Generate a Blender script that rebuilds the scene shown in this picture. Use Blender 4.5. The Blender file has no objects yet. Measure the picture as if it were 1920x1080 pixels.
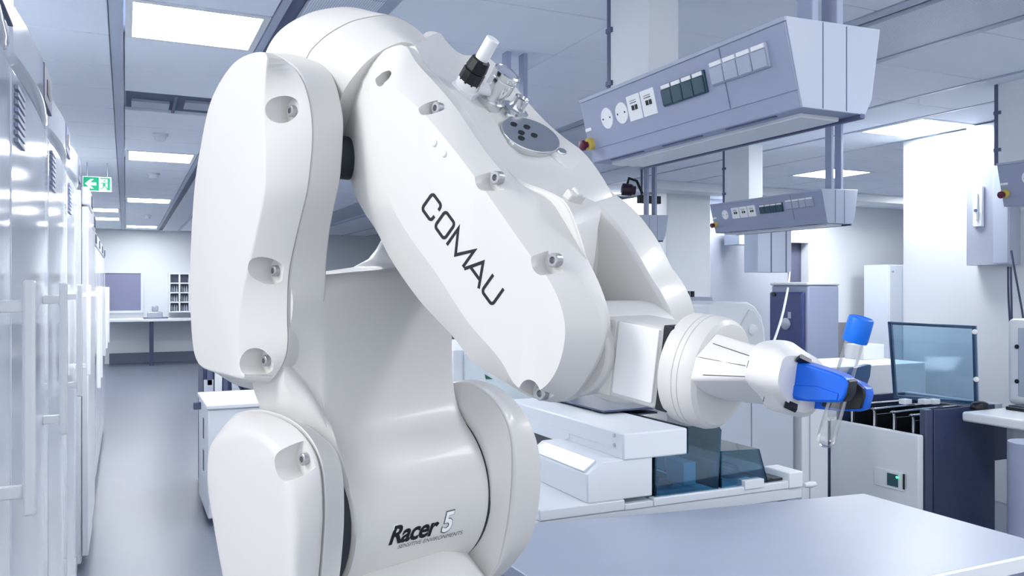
import bpy, bmesh, math, random
from mathutils import Vector as V, Matrix
random.seed(4)
sc = bpy.context.scene
COL = sc.collection
# ------------------------------------------------------------------ camera, world, lights, exposure
FPX = 1550.0; CH = 1.57
YAW = math.atan(725 / FPX); CO, SI = math.cos(YAW), math.sin(YAW)
cd = bpy.data.cameras.new('camera'); cd.sensor_width = 36; cd.lens = 36 * FPX / 1920; cd.clip_start = .02; cd.clip_end = 100
cam = bpy.data.objects.new('camera', cd); COL.objects.link(cam)
cam.location = (0, 0, CH); cam.rotation_euler = (math.pi / 2, 0, -YAW); sc.camera = cam
w = bpy.data.worlds.new('world'); sc.world = w; w.use_nodes = True
w.node_tree.nodes['Background'].inputs[0].default_value = (.90, .94, 1.0, 1)
w.node_tree.nodes['Background'].inputs[1].default_value = .72
vs = sc.view_settings; vs.view_transform = 'Standard'; vs.look = 'None'; vs.gamma = 1; vs.use_curve_mapping = False
vs.exposure = 1.0

def area(name, loc, aim, sx, sy, power, col=(1, 1, 1)):
    l = bpy.data.lights.new(name, 'AREA'); l.shape = 'RECTANGLE'; l.size = sx; l.size_y = sy; l.energy = power; l.color = col
    o = bpy.data.objects.new(name, l); COL.objects.link(o); o.location = loc
    o.rotation_euler = (V(aim) - V(loc)).to_track_quat('-Z', 'Y').to_euler(); return o
area('left_studio_lamp', (-1.05, 1.15, 2.5), (.35, 1.0, 1.5), 1.0, 1.0, 21, (1, .97, .93))
area('overhead_fill', (.3, -.6, 2.7), (.5, 1.2, 1.5), 1.6, 1.0, .5)  # unseen area light added overhead as fill, aimed towards the robot
PANEL = 18

# ------------------------------------------------------------------ pixel rays and planes
CAM = V((0, 0, CH))
RV, FV, UV = V((CO, -SI, 0)), V((SI, CO, 0)), V((0, 0, 1))
def ray(px, py): return RV * ((px - 960) / FPX) + UV * ((540 - py) / FPX) + FV
def on(px, py, p0, n):
    r = ray(px, py); return CAM + r * ((V(p0) - CAM).dot(V(n)) / r.dot(V(n)))
def onz(px, py, z): return on(px, py, (0, 0, z), (0, 0, 1))
def onx(px, py, x): return on(px, py, (x, 0, 0), (1, 0, 0))
def ony(px, py, y): return on(px, py, (0, y, 0), (0, 1, 0))

# ------------------------------------------------------------------ materials
def lin(h):
    if isinstance(h, str):
        h = h.lstrip('#'); c = [int(h[i:i + 2], 16) / 255 for i in (0, 2, 4)]
        return tuple((x / 12.92 if x <= .04045 else ((x + .055) / 1.055) ** 2.4) for x in c)
    return h
MATS = {}
def mat(name, col, rough=.5, metal=0, spec=.5, coat=0, noise=0, nscale=8, bump=0, bscale=200, alpha=None, trans=0, emit=None, estr=0, ior=1.45):
    if name in MATS: return MATS[name]
    m = bpy.data.materials.new(name); m.use_nodes = True; nt = m.node_tree; b = nt.nodes['Principled BSDF']
    c = lin(col); b.inputs['Base Color'].default_value = (*c, 1); b.inputs['Roughness'].default_value = rough
    b.inputs['Metallic'].default_value = metal; b.inputs['Specular IOR Level'].default_value = spec
    b.inputs['Coat Weight'].default_value = coat; b.inputs['Coat Roughness'].default_value = .06
    b.inputs['IOR'].default_value = ior
    b.inputs['Transmission Weight'].default_value = trans
    if emit is not None:
        b.inputs['Emission Color'].default_value = (*lin(emit), 1); b.inputs['Emission Strength'].default_value = estr
    if alpha is not None: b.inputs['Alpha'].default_value = alpha
    tc = nt.nodes.new('ShaderNodeTexCoord')
    if noise:
        n = nt.nodes.new('ShaderNodeTexNoise'); n.inputs['Scale'].default_value = nscale; n.inputs['Detail'].default_value = 4
        mx = nt.nodes.new('ShaderNodeMix'); mx.data_type = 'RGBA'
        mx.inputs['A'].default_value = (*[x * (1 - noise) for x in c], 1); mx.inputs['B'].default_value = (*[min(1, x * (1 + noise)) for x in c], 1)
        nt.links.new(tc.outputs['Object'], n.inputs['Vector']); nt.links.new(n.outputs['Fac'], mx.inputs['Factor'])
        nt.links.new(mx.outputs['Result'], b.inputs['Base Color'])
    if bump:
        n = nt.nodes.new('ShaderNodeTexNoise'); n.inputs['Scale'].default_value = bscale
        bp = nt.nodes.new('ShaderNodeBump'); bp.inputs['Strength'].default_value = bump; bp.inputs['Distance'].default_value = .001
        nt.links.new(tc.outputs['Object'], n.inputs['Vector']); nt.links.new(n.outputs['Fac'], bp.inputs['Height'])
        nt.links.new(bp.outputs['Normal'], b.inputs['Normal'])
    MATS[name] = m; return m
ROBOT = mat('robot_white_paint', (.70, .69, .675), .42, coat=.08, noise=.015, nscale=3)
GAPM = mat('dark_joint', '#1a1f26', .6, noise=.1)
INK = mat('black_print', '#0d1218', .5, noise=.05)
INKG = mat('grey_print', '#5a6068', .6, noise=.05)
WHITEP = mat('white_print', '#f6f8fa', .5, noise=.02)
STEEL = mat('brushed_steel', (.62, .63, .65), .25, 1, noise=.08, nscale=60)
CHROME = mat('polished_steel', (.72, .73, .75), .2, 1, noise=.04, nscale=40)
BLACKP = mat('black_plastic', '#14181d', .35, noise=.1)
BLUE = mat('blue_plastic', (.002, .135, .74), .35, noise=.03)
BLUECAP = mat('blue_cap_plastic', (.002, .17, .80), .4, noise=.03)
NYLON = mat('white_nylon', (.82, .83, .85), .4, noise=.02)
TILE = mat('ceiling_tile_mineral', (.80, .86, .95), .8, noise=.03, nscale=3, bump=.1)
RAIL = mat('ceiling_rail_metal', (.42, .48, .6), .45, noise=.04)
WALL = mat('wall_paint', (.66, .70, .75), .7, noise=.02, nscale=2, bump=.05)
FLOOR = mat('vinyl_floor', (.14, .163, .222), .3, noise=.04, nscale=2.5)
FRIDGE = mat('fridge_enamel', (.78, .83, .92), .11, coat=.25, noise=.02, nscale=2)
FRIDGEW = mat('fridge_white', (.85, .88, .93), .3, coat=.3, noise=.02)
HANDLE = mat('handle_white', (.94, .96, .98), .25, coat=.3, noise=.02)
UNIT = mat('unit_grey_blue', (.33, .38, .52), .45, noise=.02)
UNITL = mat('unit_light_grey', (.42, .48, .59), .4, noise=.02)
UNITD = mat('unit_dark_trim', (.10, .12, .22), .5, noise=.05)
COLG = mat('duct_white', (.73, .77, .81), .5, noise=.02)
INSTW = mat('instrument_white', (.78, .82, .87), .4, noise=.02)
INSTG = mat('instrument_pale_grey', (.55, .61, .70), .5, noise=.02)
NAVY = mat('navy_enamel', (.035, .05, .12), .4, noise=.15, nscale=40)
BENCH = mat('bench_laminate', (.40, .45, .56), .35, noise=.02)
BENCHW = mat('bench_white', (.78, .82, .87), .4, noise=.02)
DARKB = mat('dark_base', (.05, .06, .12), .6, noise=.1)
BLUEF = mat('deep_blue_front', (.03, .05, .19), .3, coat=.4, noise=.05)
STEELP = mat('stainless_panel', (.42, .46, .55), .35, .3, noise=.04, nscale=20)
TEALK = mat('dark_teal_plastic', (.03, .085, .12), .35, noise=.05)
YEL = mat('yellow_ring', (.75, .55, .12), .5, noise=.05)
RED = mat('dark_red_button', (.12, .01, .04), .4, noise=.05)
GREEN = mat('exit_sign_green', '#0f8a63', .5, noise=.02, emit='#0f8a63', estr=.35)
SIGNW = mat('exit_sign_white', '#f0f6f4', .5, noise=.02, emit='#f0f6f4', estr=.35)
BOARD = mat('pin_board_blue_grey', (.22, .23, .36), .3, noise=.03)
LAMP = mat('luminous_panel', (.9, .9, .9), .5, noise=.01, emit=(1, 1, 1), estr=PANEL)
BROWN = mat('grey_splash_wall', (.20, .20, .23), .7, noise=.05)
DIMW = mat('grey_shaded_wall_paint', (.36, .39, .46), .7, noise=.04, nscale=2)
LEDG = mat('green_led', '#40ffa0', .4, noise=.02, emit='#40ffa0', estr=2)
def glassmat(name, col, a, fk=1.0):
    m = bpy.data.materials.new(name); m.use_nodes = True; nt = m.node_tree
    for n in list(nt.nodes): nt.nodes.remove(n)
    out = nt.nodes.new('ShaderNodeOutputMaterial'); tr = nt.nodes.new('ShaderNodeBsdfTransparent'); tr.inputs[0].default_value = (*lin(col), 1)
    gl = nt.nodes.new('ShaderNodeBsdfGlossy'); gl.inputs['Roughness'].default_value = .04; gl.inputs[0].default_value = (1, 1, 1, 1)
    fr = nt.nodes.new('ShaderNodeFresnel'); fr.inputs[0].default_value = 1.45
    no = nt.nodes.new('ShaderNodeTexNoise'); no.inputs['Scale'].default_value = 6
    mp = nt.nodes.new('ShaderNodeMapRange'); mp.inputs['To Min'].default_value = a; mp.inputs['To Max'].default_value = a + .03
    ad = nt.nodes.new('ShaderNodeMath'); ad.operation = 'ADD'
    mx = nt.nodes.new('ShaderNodeMixShader')
    nt.links.new(no.outputs['Fac'], mp.inputs['Value']); ml = nt.nodes.new('ShaderNodeMath'); ml.operation = 'MULTIPLY'; ml.inputs[1].default_value = fk; nt.links.new(fr.outputs[0], ml.inputs[0]); nt.links.new(ml.outputs[0], ad.inputs[0]); nt.links.new(mp.outputs['Result'], ad.inputs[1])
    nt.links.new(ad.outputs[0], mx.inputs[0]); nt.links.new(tr.outputs[0], mx.inputs[1]); nt.links.new(gl.outputs[0], mx.inputs[2])
    nt.links.new(mx.outputs[0], out.inputs['Surface']); MATS[name] = m; return m
BLUEGLASS = glassmat('blue_tinted_acrylic', (.56, .82, .94), .03)
LIDGLASS = glassmat('blue_lid_acrylic', (.68, .80, .88), .02, .12)
TUBEG = glassmat('clear_tube_plastic', (.93, .93, .93), .06, .6)

def perforated():
    m = mat('perforated_sheet', (.5, .55, .66), .5); nt = m.node_tree; b = nt.nodes['Principled BSDF']
    tc = [n for n in nt.nodes if n.type == 'TEX_COORD'][0]
    vo = nt.nodes.new('ShaderNodeTexVoronoi'); vo.inputs['Randomness'].default_value = 0; vo.inputs['Scale'].default_value = 95
    cr = nt.nodes.new('ShaderNodeValToRGB'); cr.color_ramp.elements[0].position = .24; cr.color_ramp.elements[1].position = .30
    cr.color_ramp.elements[0].color = (.24, .29, .40, 1); cr.color_ramp.elements[1].color = (.72, .78, .88, 1)
    nt.links.new(tc.outputs['Object'], vo.inputs['Vector']); nt.links.new(vo.outputs['Distance'], cr.inputs['Fac']); nt.links.new(cr.outputs['Color'], b.inputs['Base Color'])
    return m
PERF = perforated()

# ------------------------------------------------------------------ object helpers
def wloc(o):
    p = V((0, 0, 0))
    while o is not None: p += V(o.location); o = o.parent
    return p
def tag(o, label=None, cat=None, group=None, kind=None):
    if label: o['label'] = label
    if cat: o['category'] = cat
    if group: o['group'] = group
    if kind: o['kind'] = kind
    return o
def thing(name, loc, label=None, cat=None, group=None, kind=None):
    o = bpy.data.objects.new(name, None); COL.objects.link(o); o.location = loc; o.empty_display_size = .05
    return tag(o, label, cat, group, kind)
def link(name, bm, m, parent=None, smooth=None, bevel=0, seg=2, origin=None, ang=35):
    """world-space bmesh -> one object; vertices are stored relative to the parent's place"""
    bmesh.ops.recalc_face_normals(bm, faces=bm.faces)
    off = wloc(parent) if parent else V(origin) if origin else V((0, 0, 0))
    for v in bm.verts: v.co -= off
    me = bpy.data.meshes.new(name); bm.to_mesh(me); bm.free()
    if smooth is not None:
        for p in me.polygons: p.use_smooth = True
        me.set_sharp_from_angle(angle=math.radians(smooth))
    me.materials.append(m)
    o = bpy.data.objects.new(name, me); COL.objects.link(o)
    if parent: o.parent = parent
    elif origin: o.location = origin
    if bevel:
        b = o.modifiers.new('bevel', 'BEVEL'); b.width = bevel; b.segments = seg; b.limit_method = 'ANGLE'; b.angle_limit = math.radians(ang); b.harden_normals = False
        for p in me.polygons: p.use_smooth = True
        me.set_sharp_from_angle(angle=math.radians(50))
    return o
def bake(o):
    dg = bpy.context.evaluated_depsgraph_get(); dg.update()
    me = bpy.data.meshes.new_from_object(o.evaluated_get(dg)); o.modifiers.clear(); o.data = me; return o
def add_box(bm, lo, hi):
    lo, hi = V(lo), V(hi); vs = [bm.verts.new((x, y, z)) for x in (lo.x, hi.x) for y in (lo.y, hi.y) for z in (lo.z, hi.z)]
    for f in ((0, 1, 3, 2), (4, 6, 7, 5), (0, 4, 5, 1), (2, 3, 7, 6), (0, 2, 6, 4), (1, 5, 7, 3)): bm.faces.new([vs[i] for i in f])
def box(name, lo, hi, m, parent=None, bevel=.002, origin=None, seg=2):
    bm = bmesh.new(); add_box(bm, [min(a, b) for a, b in zip(lo, hi)], [max(a, b) for a, b in zip(lo, hi)])
    return link(name, bm, m, parent, None, bevel, seg, origin)
def add_prism(bm, pts, d):
    a = [bm.verts.new(p) for p in pts]; b = [bm.verts.new(V(p) + V(d)) for p in pts]; n = len(pts)
    bm.faces.new(a); bm.faces.new(b[::-1])
    for i in range(n): bm.faces.new((a[i], a[(i + 1) % n], b[(i + 1) % n], b[i]))
def prism(name, pts, d, m, parent=None, bevel=0, origin=None, smooth=None, seg=2):
    bm = bmesh.new(); add_prism(bm, [V(p) for p in pts], V(d)); return link(name, bm, m, parent, smooth, bevel, seg, origin)
def add_cyl(bm, p, q, r, n=20, r2=None, caps=True):
    p, q = V(p), V(q); ax = (q - p).normalized(); u = ax.orthogonal().normalized(); v = ax.cross(u)
    r2 = r if r2 is None else r2
    a = [bm.verts.new(p + (u * math.cos(t) + v * math.sin(t)) * r) for t in [2 * math.pi * i / n for i in range(n)]]
    b = [bm.verts.new(q + (u * math.cos(t) + v * math.sin(t)) * r2) for t in [2 * math.pi * i / n for i in range(n)]]
    for i in range(n): bm.faces.new((a[i], a[(i + 1) % n], b[(i + 1) % n], b[i]))
    if caps: bm.faces.new(a[::-1]); bm.faces.new(b)
def cyl(name, p, q, r, m, parent=None, n=20, r2=None, bevel=0, origin=None):
    bm = bmesh.new(); add_cyl(bm, p, q, r, n, r2); return link(name, bm, m, parent, 40, bevel, 2, origin)
def lathe(name, p, axis, prof, m, parent=None, n=28, origin=None, smooth=35):
    """prof: list of (distance along axis, radius)"""
    p = V(p); ax = V(axis).normalized(); u = ax.orthogonal().normalized(); v = ax.cross(u); bm = bmesh.new(); rings = []
    for d, r in prof:
        r = max(r, 1e-5); rings.append([bm.verts.new(p + ax * d + (u * math.cos(2 * math.pi * i / n) + v * math.sin(2 * math.pi * i / n)) * r) for i in range(n)])
    for A_, B_ in zip(rings, rings[1:]):
        for i in range(n): bm.faces.new((A_[i], A_[(i + 1) % n], B_[(i + 1) % n], B_[i]))
    bm.faces.new(rings[0][::-1]); bm.faces.new(rings[-1])
    return link(name, bm, m, parent, smooth, 0, 2, origin)
def tube(name, pts, r, m, parent=None, n=8, origin=None):
    pts = [V(p) for p in pts]; bm = bmesh.new(); prev = None; up = V((.31, .2, .93))
    for i, p in enumerate(pts):
        t = (pts[min(i + 1, len(pts) - 1)] - pts[max(i - 1, 0)]).normalized(); u = t.cross(up).normalized(); v = t.cross(u)
        ring = [bm.verts.new(p + (u * math.cos(2 * math.pi * k / n) + v * math.sin(2 * math.pi * k / n)) * r) for k in range(n)]
        if prev:
            for k in range(n): bm.faces.new((prev[k], prev[(k + 1) % n], ring[(k + 1) % n], ring[k]))
        else: bm.faces.new(ring)
        prev = ring
    bm.faces.new(prev[::-1]); return link(name, bm, m, parent, 60, 0, 2, origin)
def spline(pts, n=8, closed=False):
    pts = [V(p) for p in pts]; out = []; k = len(pts); rng = k if closed else k - 1
    for i in range(rng):
        p = [pts[(i + j) % k] if closed else pts[min(max(i + j, 0), k - 1)] for j in (-1, 0, 1, 2)]
        for s in range(n):
            t = s / n
            out.append(.5 * ((2 * p[1]) + (p[2] - p[0]) * t + (2 * p[0] - 5 * p[1] + 4 * p[2] - p[3]) * t * t + (-p[0] + 3 * p[1] - 3 * p[2] + p[3]) * t ** 3))
    if not closed: out.append(pts[-1])
    return out
def resample(pts, n):
    """closed polyline -> n points evenly spaced from its first point"""
    k = len(pts); L = [0]
    for i in range(k): L.append(L[-1] + (pts[(i + 1) % k] - pts[i]).length)
    out = []; j = 0
    for i in range(n):
        d = L[-1] * i / n
        while L[j + 1] < d: j += 1
        t = (d - L[j]) / max(1e-9, L[j + 1] - L[j]); out.append(pts[j].lerp(pts[(j + 1) % k], t))
    return out
def rnd2(pts):  return [V((a, b, 0)) for a, b in pts]
def pxprism(name, px, p0, n, t, m, parent=None, bevel=0, origin=None):
    """outline in photograph pixels laid on the real plane (p0, n), given thickness t along n"""
    nn = V(n).normalized(); pts = [on(x, y, p0, n) for x, y in px]; return prism(name, pts, nn * t, m, parent, bevel, origin)
def ell(cx, cy, rx, ry, n=24, sk=0): return [(cx + rx * math.cos(2 * math.pi * i / n), cy + ry * math.sin(2 * math.pi * i / n) + sk * rx * math.cos(2 * math.pi * i / n)) for i in range(n)]


# ------------------------------------------------------------------ the room
CZ = 2.78; YB = 18.96; XR = 5.80
fl = box('floor', (-3, -4, -.06), (13.4, YB + .2, 0), FLOOR, bevel=0); tag(fl, kind='structure')
wb = box('wall_back', (-3, YB, 0), (13.4, YB + .15, CZ + .2), WALL, bevel=0); tag(wb, kind='structure')
bbm = box('baseboard_back', (-.3, YB - .015, 0), (5.6, YB, .22), DARKB if False else mat('baseboard_grey', (.12, .14, .22), .5, noise=.05), bevel=.004); tag(bbm, kind='structure')
wl = box('wall_left', (-1.15, 1.0, 0), (-1.0, YB, CZ), WALL, bevel=0); tag(wl, kind='structure')
# right wall: a deep white pier, the bay beyond it, and a far cross wall
tag(box('wall_right', (XR, -1.5, 0), (XR + .3, 4.80, CZ), WALL, bevel=.004), kind='structure')
tag(box('wall_right_bay', (13.2, 4.8, 0), (13.35, YB, CZ), WALL, bevel=0), kind='structure')
tag(box('wall_bay_return', (XR + .3, 4.62, 0), (13.3, 4.8, CZ), WALL, bevel=0), kind='structure')
pA = ony(1250, 400, 8.16); pB = ony(1332, 400, 8.16)
tag(box('pillar', (pA.x, 8.16, 0), (pB.x, 9.3, 2.72), COLG, bevel=.006, origin=(pA.x, 8.16, 0)), kind='structure')
# shaded cross wall with a doorway, then the bright end wall of the bay
gA = ony(1332, 400, 8.9).x; gB = ony(1487, 400, 8.9).x; gC = ony(1526, 400, 8.9).x
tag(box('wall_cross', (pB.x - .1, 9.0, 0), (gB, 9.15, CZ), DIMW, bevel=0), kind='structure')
dtop = ony(1500, 455, 9.0).z
tag(box('trim_1', (gB, 9.0, dtop), (gC, 9.15, CZ), WALL, bevel=0), kind='structure')
tag(box('wall_cross_end', (gC, 9.0, 0), (13.2, 9.15, CZ), WALL, bevel=0), kind='structure')
d1_ = box('door_1', (gB, 9.16, 0), (gC + .1, 9.2, dtop + .02), mat('dark_door', (.10, .11, .18), .5, noise=.1), bevel=.003); tag(d1_, kind='structure')
# low bulkhead under the ceiling of the bay
bk = onz(1600, 352, 2.45)
tag(box('trim_2', (5.2, 7.7, 2.68), (13.2, 8.0, CZ), COLG, bevel=.004), kind='structure')
# ceiling slab with tiles, rails, slots and perforated beams
ceil = box('ceiling', (-1.2, -1.5, CZ + .03), (13.3, YB, CZ + .2), RAIL, bevel=0); tag(ceil, kind='structure')
rails = bmesh.new()
for x0, x1 in ((-.066, -.008), (.60, .635), (1.0, 1.05), (2.98, 3.05), (3.61, 3.66), (4.52, 4.545), (5.10, 5.125)):
    add_box(rails, (x0, -.6, CZ - .004), (x1, YB, CZ + .03))
link('ceiling_rail', rails, RAIL, ceil)
sl = bmesh.new(); add_box(sl, (.64, -.6, CZ + .02), (.70, YB, CZ + .035)); link('ceiling_slot', sl, UNITD, ceil)
sl = bmesh.new(); add_box(sl, (3.05, -.6, CZ + .02), (3.10, YB, CZ + .035)); link('ceiling_slot', sl, UNITD, ceil)
PX, PY = .6, .6
Y0 = .2
ROWOFF = {6: .28, 7: .1}
colx = [(-.64, -.07), (-.004, .596), (1.055, 2.02), (2.025, 2.975), (3.665, 4.515), (4.55, 5.095), (5.13, 5.79), (5.83, 6.45), (6.46, 7.1), (7.11, 8.3), (8.32, 9.2), (9.22, 9.84), (9.86, 11.0)]
SEEN = {(1, 6): 'large square luminous ceiling panel nearest above the aisle, top left', (1, 13): 'luminous ceiling panel above the aisle, next beyond the dark open ceiling cell', (1, 20): 'far luminous ceiling panel over the aisle, right of the green exit sign',
        (0, 23): 'small far luminous panel just above the tall fridges, nearer of two', (0, 26): 'small far luminous panel just above the tall fridges, farther of two', (1, 29): 'farthest luminous panel close to the back wall',
        (6, 6): 'bright square luminous panel in front of the white right wall', (8, 10): 'luminous panel in the bay ceiling above the second hanging service unit'}
ADDED_FILL = {(2, 8), (2, 12), (2, 16), (2, 20), (2, 24), (5, 24), (6, 14), (3, 0), (5, 2), (9, 13), (11, 11), (10, 13), (12, 8)}  # unseen panels added to brighten the room
lightcells = set(SEEN) | ADDED_FILL
openc = {(1, 9)}
tiles = {}
def ceiling_tile(i, j):
    x0, x1 = colx[i]; key = i
    y0 = Y0 + ROWOFF.get(i, 0) + j * PY + .004
    if key not in tiles:
        o = box('ceiling_tile', (x0, y0, CZ), (x1, y0 + PY - .008, CZ + .03), TILE, ceil, bevel=.004, seg=1); tiles[key] = (o, y0)
    else:
        src, ys = tiles[key]; o = src.copy(); COL.objects.link(o); o.parent = ceil; o.location = (0, y0 - ys, 0)
for i in range(len(colx)):
    for j in range(-2, 31):
        if (i, j) in lightcells or (i, j) in openc: continue
        if i >= 7 and (j > 14 or j < 7): continue
        if i == 6 and j > 16: continue
        ceiling_tile(i, j)
bw = [.70, 1.0]
for k in range(10):
    y0 = -.6 + k * 2.0
    box('perforated_panel', (.705, y0, CZ), (.998, y0 + 1.99, CZ + .02), PERF, ceil, bevel=0)
    if k < 6: box('perforated_panel', (3.12, y0, CZ), (3.60, y0 + 1.99, CZ + .02), PERF, ceil, bevel=0)
# luminous panels
def ceiling_light(i, j, label):
    x0, x1 = colx[i]; x0 += .0; x1 = min(x1, x0 + .62); y0 = Y0 + ROWOFF.get(i, 0) + j * PY; cx, cy = (x0 + x1) / 2, y0 + PY / 2
    t = thing('ceiling_light', (cx, cy, CZ), label, 'ceiling light', 'luminous panels in the ceiling')
    box('diffuser', (x0 + .035, y0 + .035, CZ + .004), (x1 - .035, y0 + PY - .035, CZ + .02), LAMP, t, bevel=0)
    bm = bmesh.new(); a, b, c, d = x0 + .004, x1 - .004, y0 + .006, y0 + PY - .006
    add_box(bm, (a, c, CZ - .004), (b, c + .03, CZ + .024)); add_box(bm, (a, d - .03, CZ - .004), (b, d, CZ + .024))
    add_box(bm, (a, c + .03, CZ - .004), (a + .03, d - .03, CZ + .024)); add_box(bm, (b - .03, c + .03, CZ - .004), (b, d - .03, CZ + .024))
    link('frame', bm, COLG, t)
for (i, j) in sorted(lightcells): ceiling_light(i, j, SEEN.get((i, j), 'added luminous fill panel overhead, hidden behind the robot or outside the picture'))
# open ceiling cell with dark ducting
x0, x1 = colx[1]; y0 = Y0 + 9 * PY
t = thing('ceiling_opening', ((x0 + x1) / 2, y0 + .3, CZ), 'dark open ceiling cell with ducting inside, left of the robot', 'vent')
box('cavity', (x0 + .01, y0 + .01, CZ + .022), (x1 - .01, y0 + PY - .01, CZ + .03), mat('cavity_grey', (.10, .13, .22), .7, noise=.2, nscale=6), t, bevel=0)
box('divider', (x0 + .29, y0 + .02, CZ - .001), (x0 + .31, y0 + PY - .02, CZ + .022), UNITD, t)
box('duct', (x0 + .04, y0 + .3, CZ + .002), (x0 + .27, y0 + .5, CZ + .022), RAIL, t); box('duct', (x0 + .36, y0 + .2, CZ + .002), (x0 + .55, y0 + .42, CZ + .022), STEELP, t)
# smoke detectors under the tiles
for (px, py, lb_) in ((300, 252, 'round white smoke detector above the aisle beside the nearest fridges'), (288, 326, 'round smoke detector farther down the aisle ceiling'), (277, 404, 'small round smoke detector near the back wall')):
    p = onz(px, py, CZ - .005); t = lathe('smoke_detector', p, (0, 0, -1), [(-.004, .06), (.012, .06), (.02, .045), (.05, .04), (.055, .02)], COLG, origin=tuple(p)); tag(t, lb_, 'smoke detector', 'smoke detectors over the aisle')
p = onz(1748, 376, CZ + .03); t = lathe('smoke_detector', p, (0, 0, -1), [(-.02, .05), (.012, .05), (.02, .035), (.04, .03)], COLG, origin=tuple(p)); tag(t, 'small detector under the bulkhead at the right, near the white wall', 'smoke detector')

# ------------------------------------------------------------------ tall fridges along the left
XD = -.22                                            # plane of the fridge doors
ys = [-.1, 1.10, 2.11, 3.08, 4.03, 4.93]
ords = ['glossy white fridge with curved top panel and long bar handle, outside the picture edge', 'glossy white fridge at the left picture edge, nearest in the row', 'second glossy white fridge in the left row, large vent slots beside its dark display', 'third glossy white fridge in the left row, under the first display seen small', 'fourth glossy white fridge in the left row, just before the plain white cabinets']
def fridge(y0, y1, lb):
    t = thing('fridge', (XD - .4, (y0 + y1) / 2, 0), lb, 'fridge', 'tall laboratory fridges on the left')
    n = 10
    def bowed(z0, z1, x, bow, m, name, b=.006, taper=0):
        pts = [(x - .06, y0 + .012, z0)] + [(x + bow * .7 * math.sin(math.pi * i / n), y0 + .012 + (y1 - y0 - .024) * i / n, z0) for i in range(n + 1)] + [(x - .06, y1 - .012, z0)]
        return prism(name, pts, (0, 0, z1 - z0), m, t, b, smooth=40)
    box('body', (XD - .75, y0 + .008, .06), (XD - .05, y1 - .008, 2.17), FRIDGE, t, .008)
    d = bowed(.12, 2.06, XD - .008, .012, FRIDGE, 'door')
    bowed(.07, .112, XD - .02, .01, INSTG, 'kick_plate')
    h = bowed(2.078, 2.22, XD - .008, .03, FRIDGE, 'header', .02)
    box('display', (XD + .004, y1 - .42, 2.10), (XD + .0145, y1 - .16, 2.205), UNITD, h, .002)
    box('display_screen', (XD + .012, y1 - .34, 2.13), (XD + .0165, y1 - .24, 2.175), BLACKP, h, .002)
    v = bmesh.new()
    for k in range(8): add_box(v, (XD - .006, y0 + .05, 1.90 + k * .017), (XD + .0015, y0 + .20, 1.909 + k * .017))
    link('vent', v, UNIT, d); 
    hd = bmesh.new(); yh = y1 - .16 if False else y0 + .14
    bm = bmesh.new(); add_box(bm, (XD + .042, y1 - .295, 1.134), (XD + .064, y1 - .262, 1.585))
    hb = link('handle', bm, HANDLE, d, None, .006, 3)
    for z in (1.18, 1.535):
        box('handle_bracket', (XD - .002, y1 - .29, z - .012), (XD + .044, y1 - .268, z + .012), HANDLE, d, .003)
    for px in ((y0 + .12, .0), (y1 - .12, 0)):
        cyl('foot', (XD - .12, px[0], 0), (XD - .12, px[0], .07), .02, UNITD, t, 10)
for k in range(1, 5): fridge(ys[k], ys[k + 1], ords[k])
yy = 5.12
wl_ = ['plain white tall cabinet standing proud of the fridge row, nearest one', 'plain white tall cabinet behind the nearest proud one', 'third plain white cabinet toward the back wall', 'fourth plain white cabinet toward the back wall', 'fifth plain white cabinet toward the back wall', 'sixth plain white cabinet, farthest in the left row']
for k in range(6):
    y1 = yy + (.62 if k < 2 else .95); x = XD + (.035 if k == 0 else .03 if k == 1 else .01)
    t = thing('tall_cabinet', (XD - .4, (yy + y1) / 2, 0), wl_[k], 'fridge', 'plain white tall cabinets')
    zt = 2.13 if k == 0 else 2.06 if k == 1 else 2.0
    box('body', (XD - .75, yy + .008, .05), (x - .035, y1 - .008, zt - .02), FRIDGEW, t, .006)
    d = box('door', (x - .033, yy + .006, .09), (x, y1 - .006, zt - .11), FRIDGE if k > 1 else FRIDGEW, t, .006)
    box('header', (x - .033, yy + .006, zt - .10), (x + .004, y1 - .006, zt), FRIDGEW, t, .006)
    box('display', (x + .003, y1 - .3, zt - .085), (x + .010, y1 - .12, zt - .02), UNITD, t, .002)
    box('handle', (x + .032, y1 - .32, .98), (x + .055, y1 - .285, 1.58), HANDLE, d, .005)
    box('handle_bracket', (x, y1 - .315, 1.52), (x + .034, y1 - .29, 1.55), HANDLE, d, .002)
    box('foot', (XD - .6, yy + .05, 0), (x - .08, y1 - .05, .05), UNITD, t, 0)
    yy = y1 + .02
# ------------------------------------------------------------------ exit sign
pa, pb = ony(155, 330, 8.9), ony(209, 360, 8.9)
t = thing('exit_sign', ((pa.x + pb.x) / 2, 8.9, CZ), 'green and white emergency exit sign with arrow and running figure', 'exit sign')
box('panel', (pa.x, 8.9, pb.z), (pb.x, 8.93, pa.z), SIGNW, t, .002)
W_, H_ = pb.x - pa.x, pa.z - pb.z
def sp(u, v): return V((pa.x + u * W_, 8.8995, pb.z + v * H_))
def sign(name, uv, m, d=-.003): return prism(name, [sp(*q) for q in uv], (0, d, 0), m, t)
sign('arrow_field', [(.02, .04), (.56, .04), (.56, .96), (.02, .96)], GREEN)
sign('door_field', [(.86, .10), (.96, .10), (.96, .94), (.60, .94), (.60, .86), (.86, .86)], GREEN)
def sp2(name, uv, m): return prism(name, [sp(*q) - V((0, .003, 0)) for q in uv], (0, -.002, 0), m, t)
sp2('arrow', [(.08, .5), (.27, .82), (.38, .82), (.25, .6), (.47, .6), (.47, .4), (.25, .4), (.38, .18), (.27, .18)], SIGNW)
mb = bmesh.new()
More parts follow.
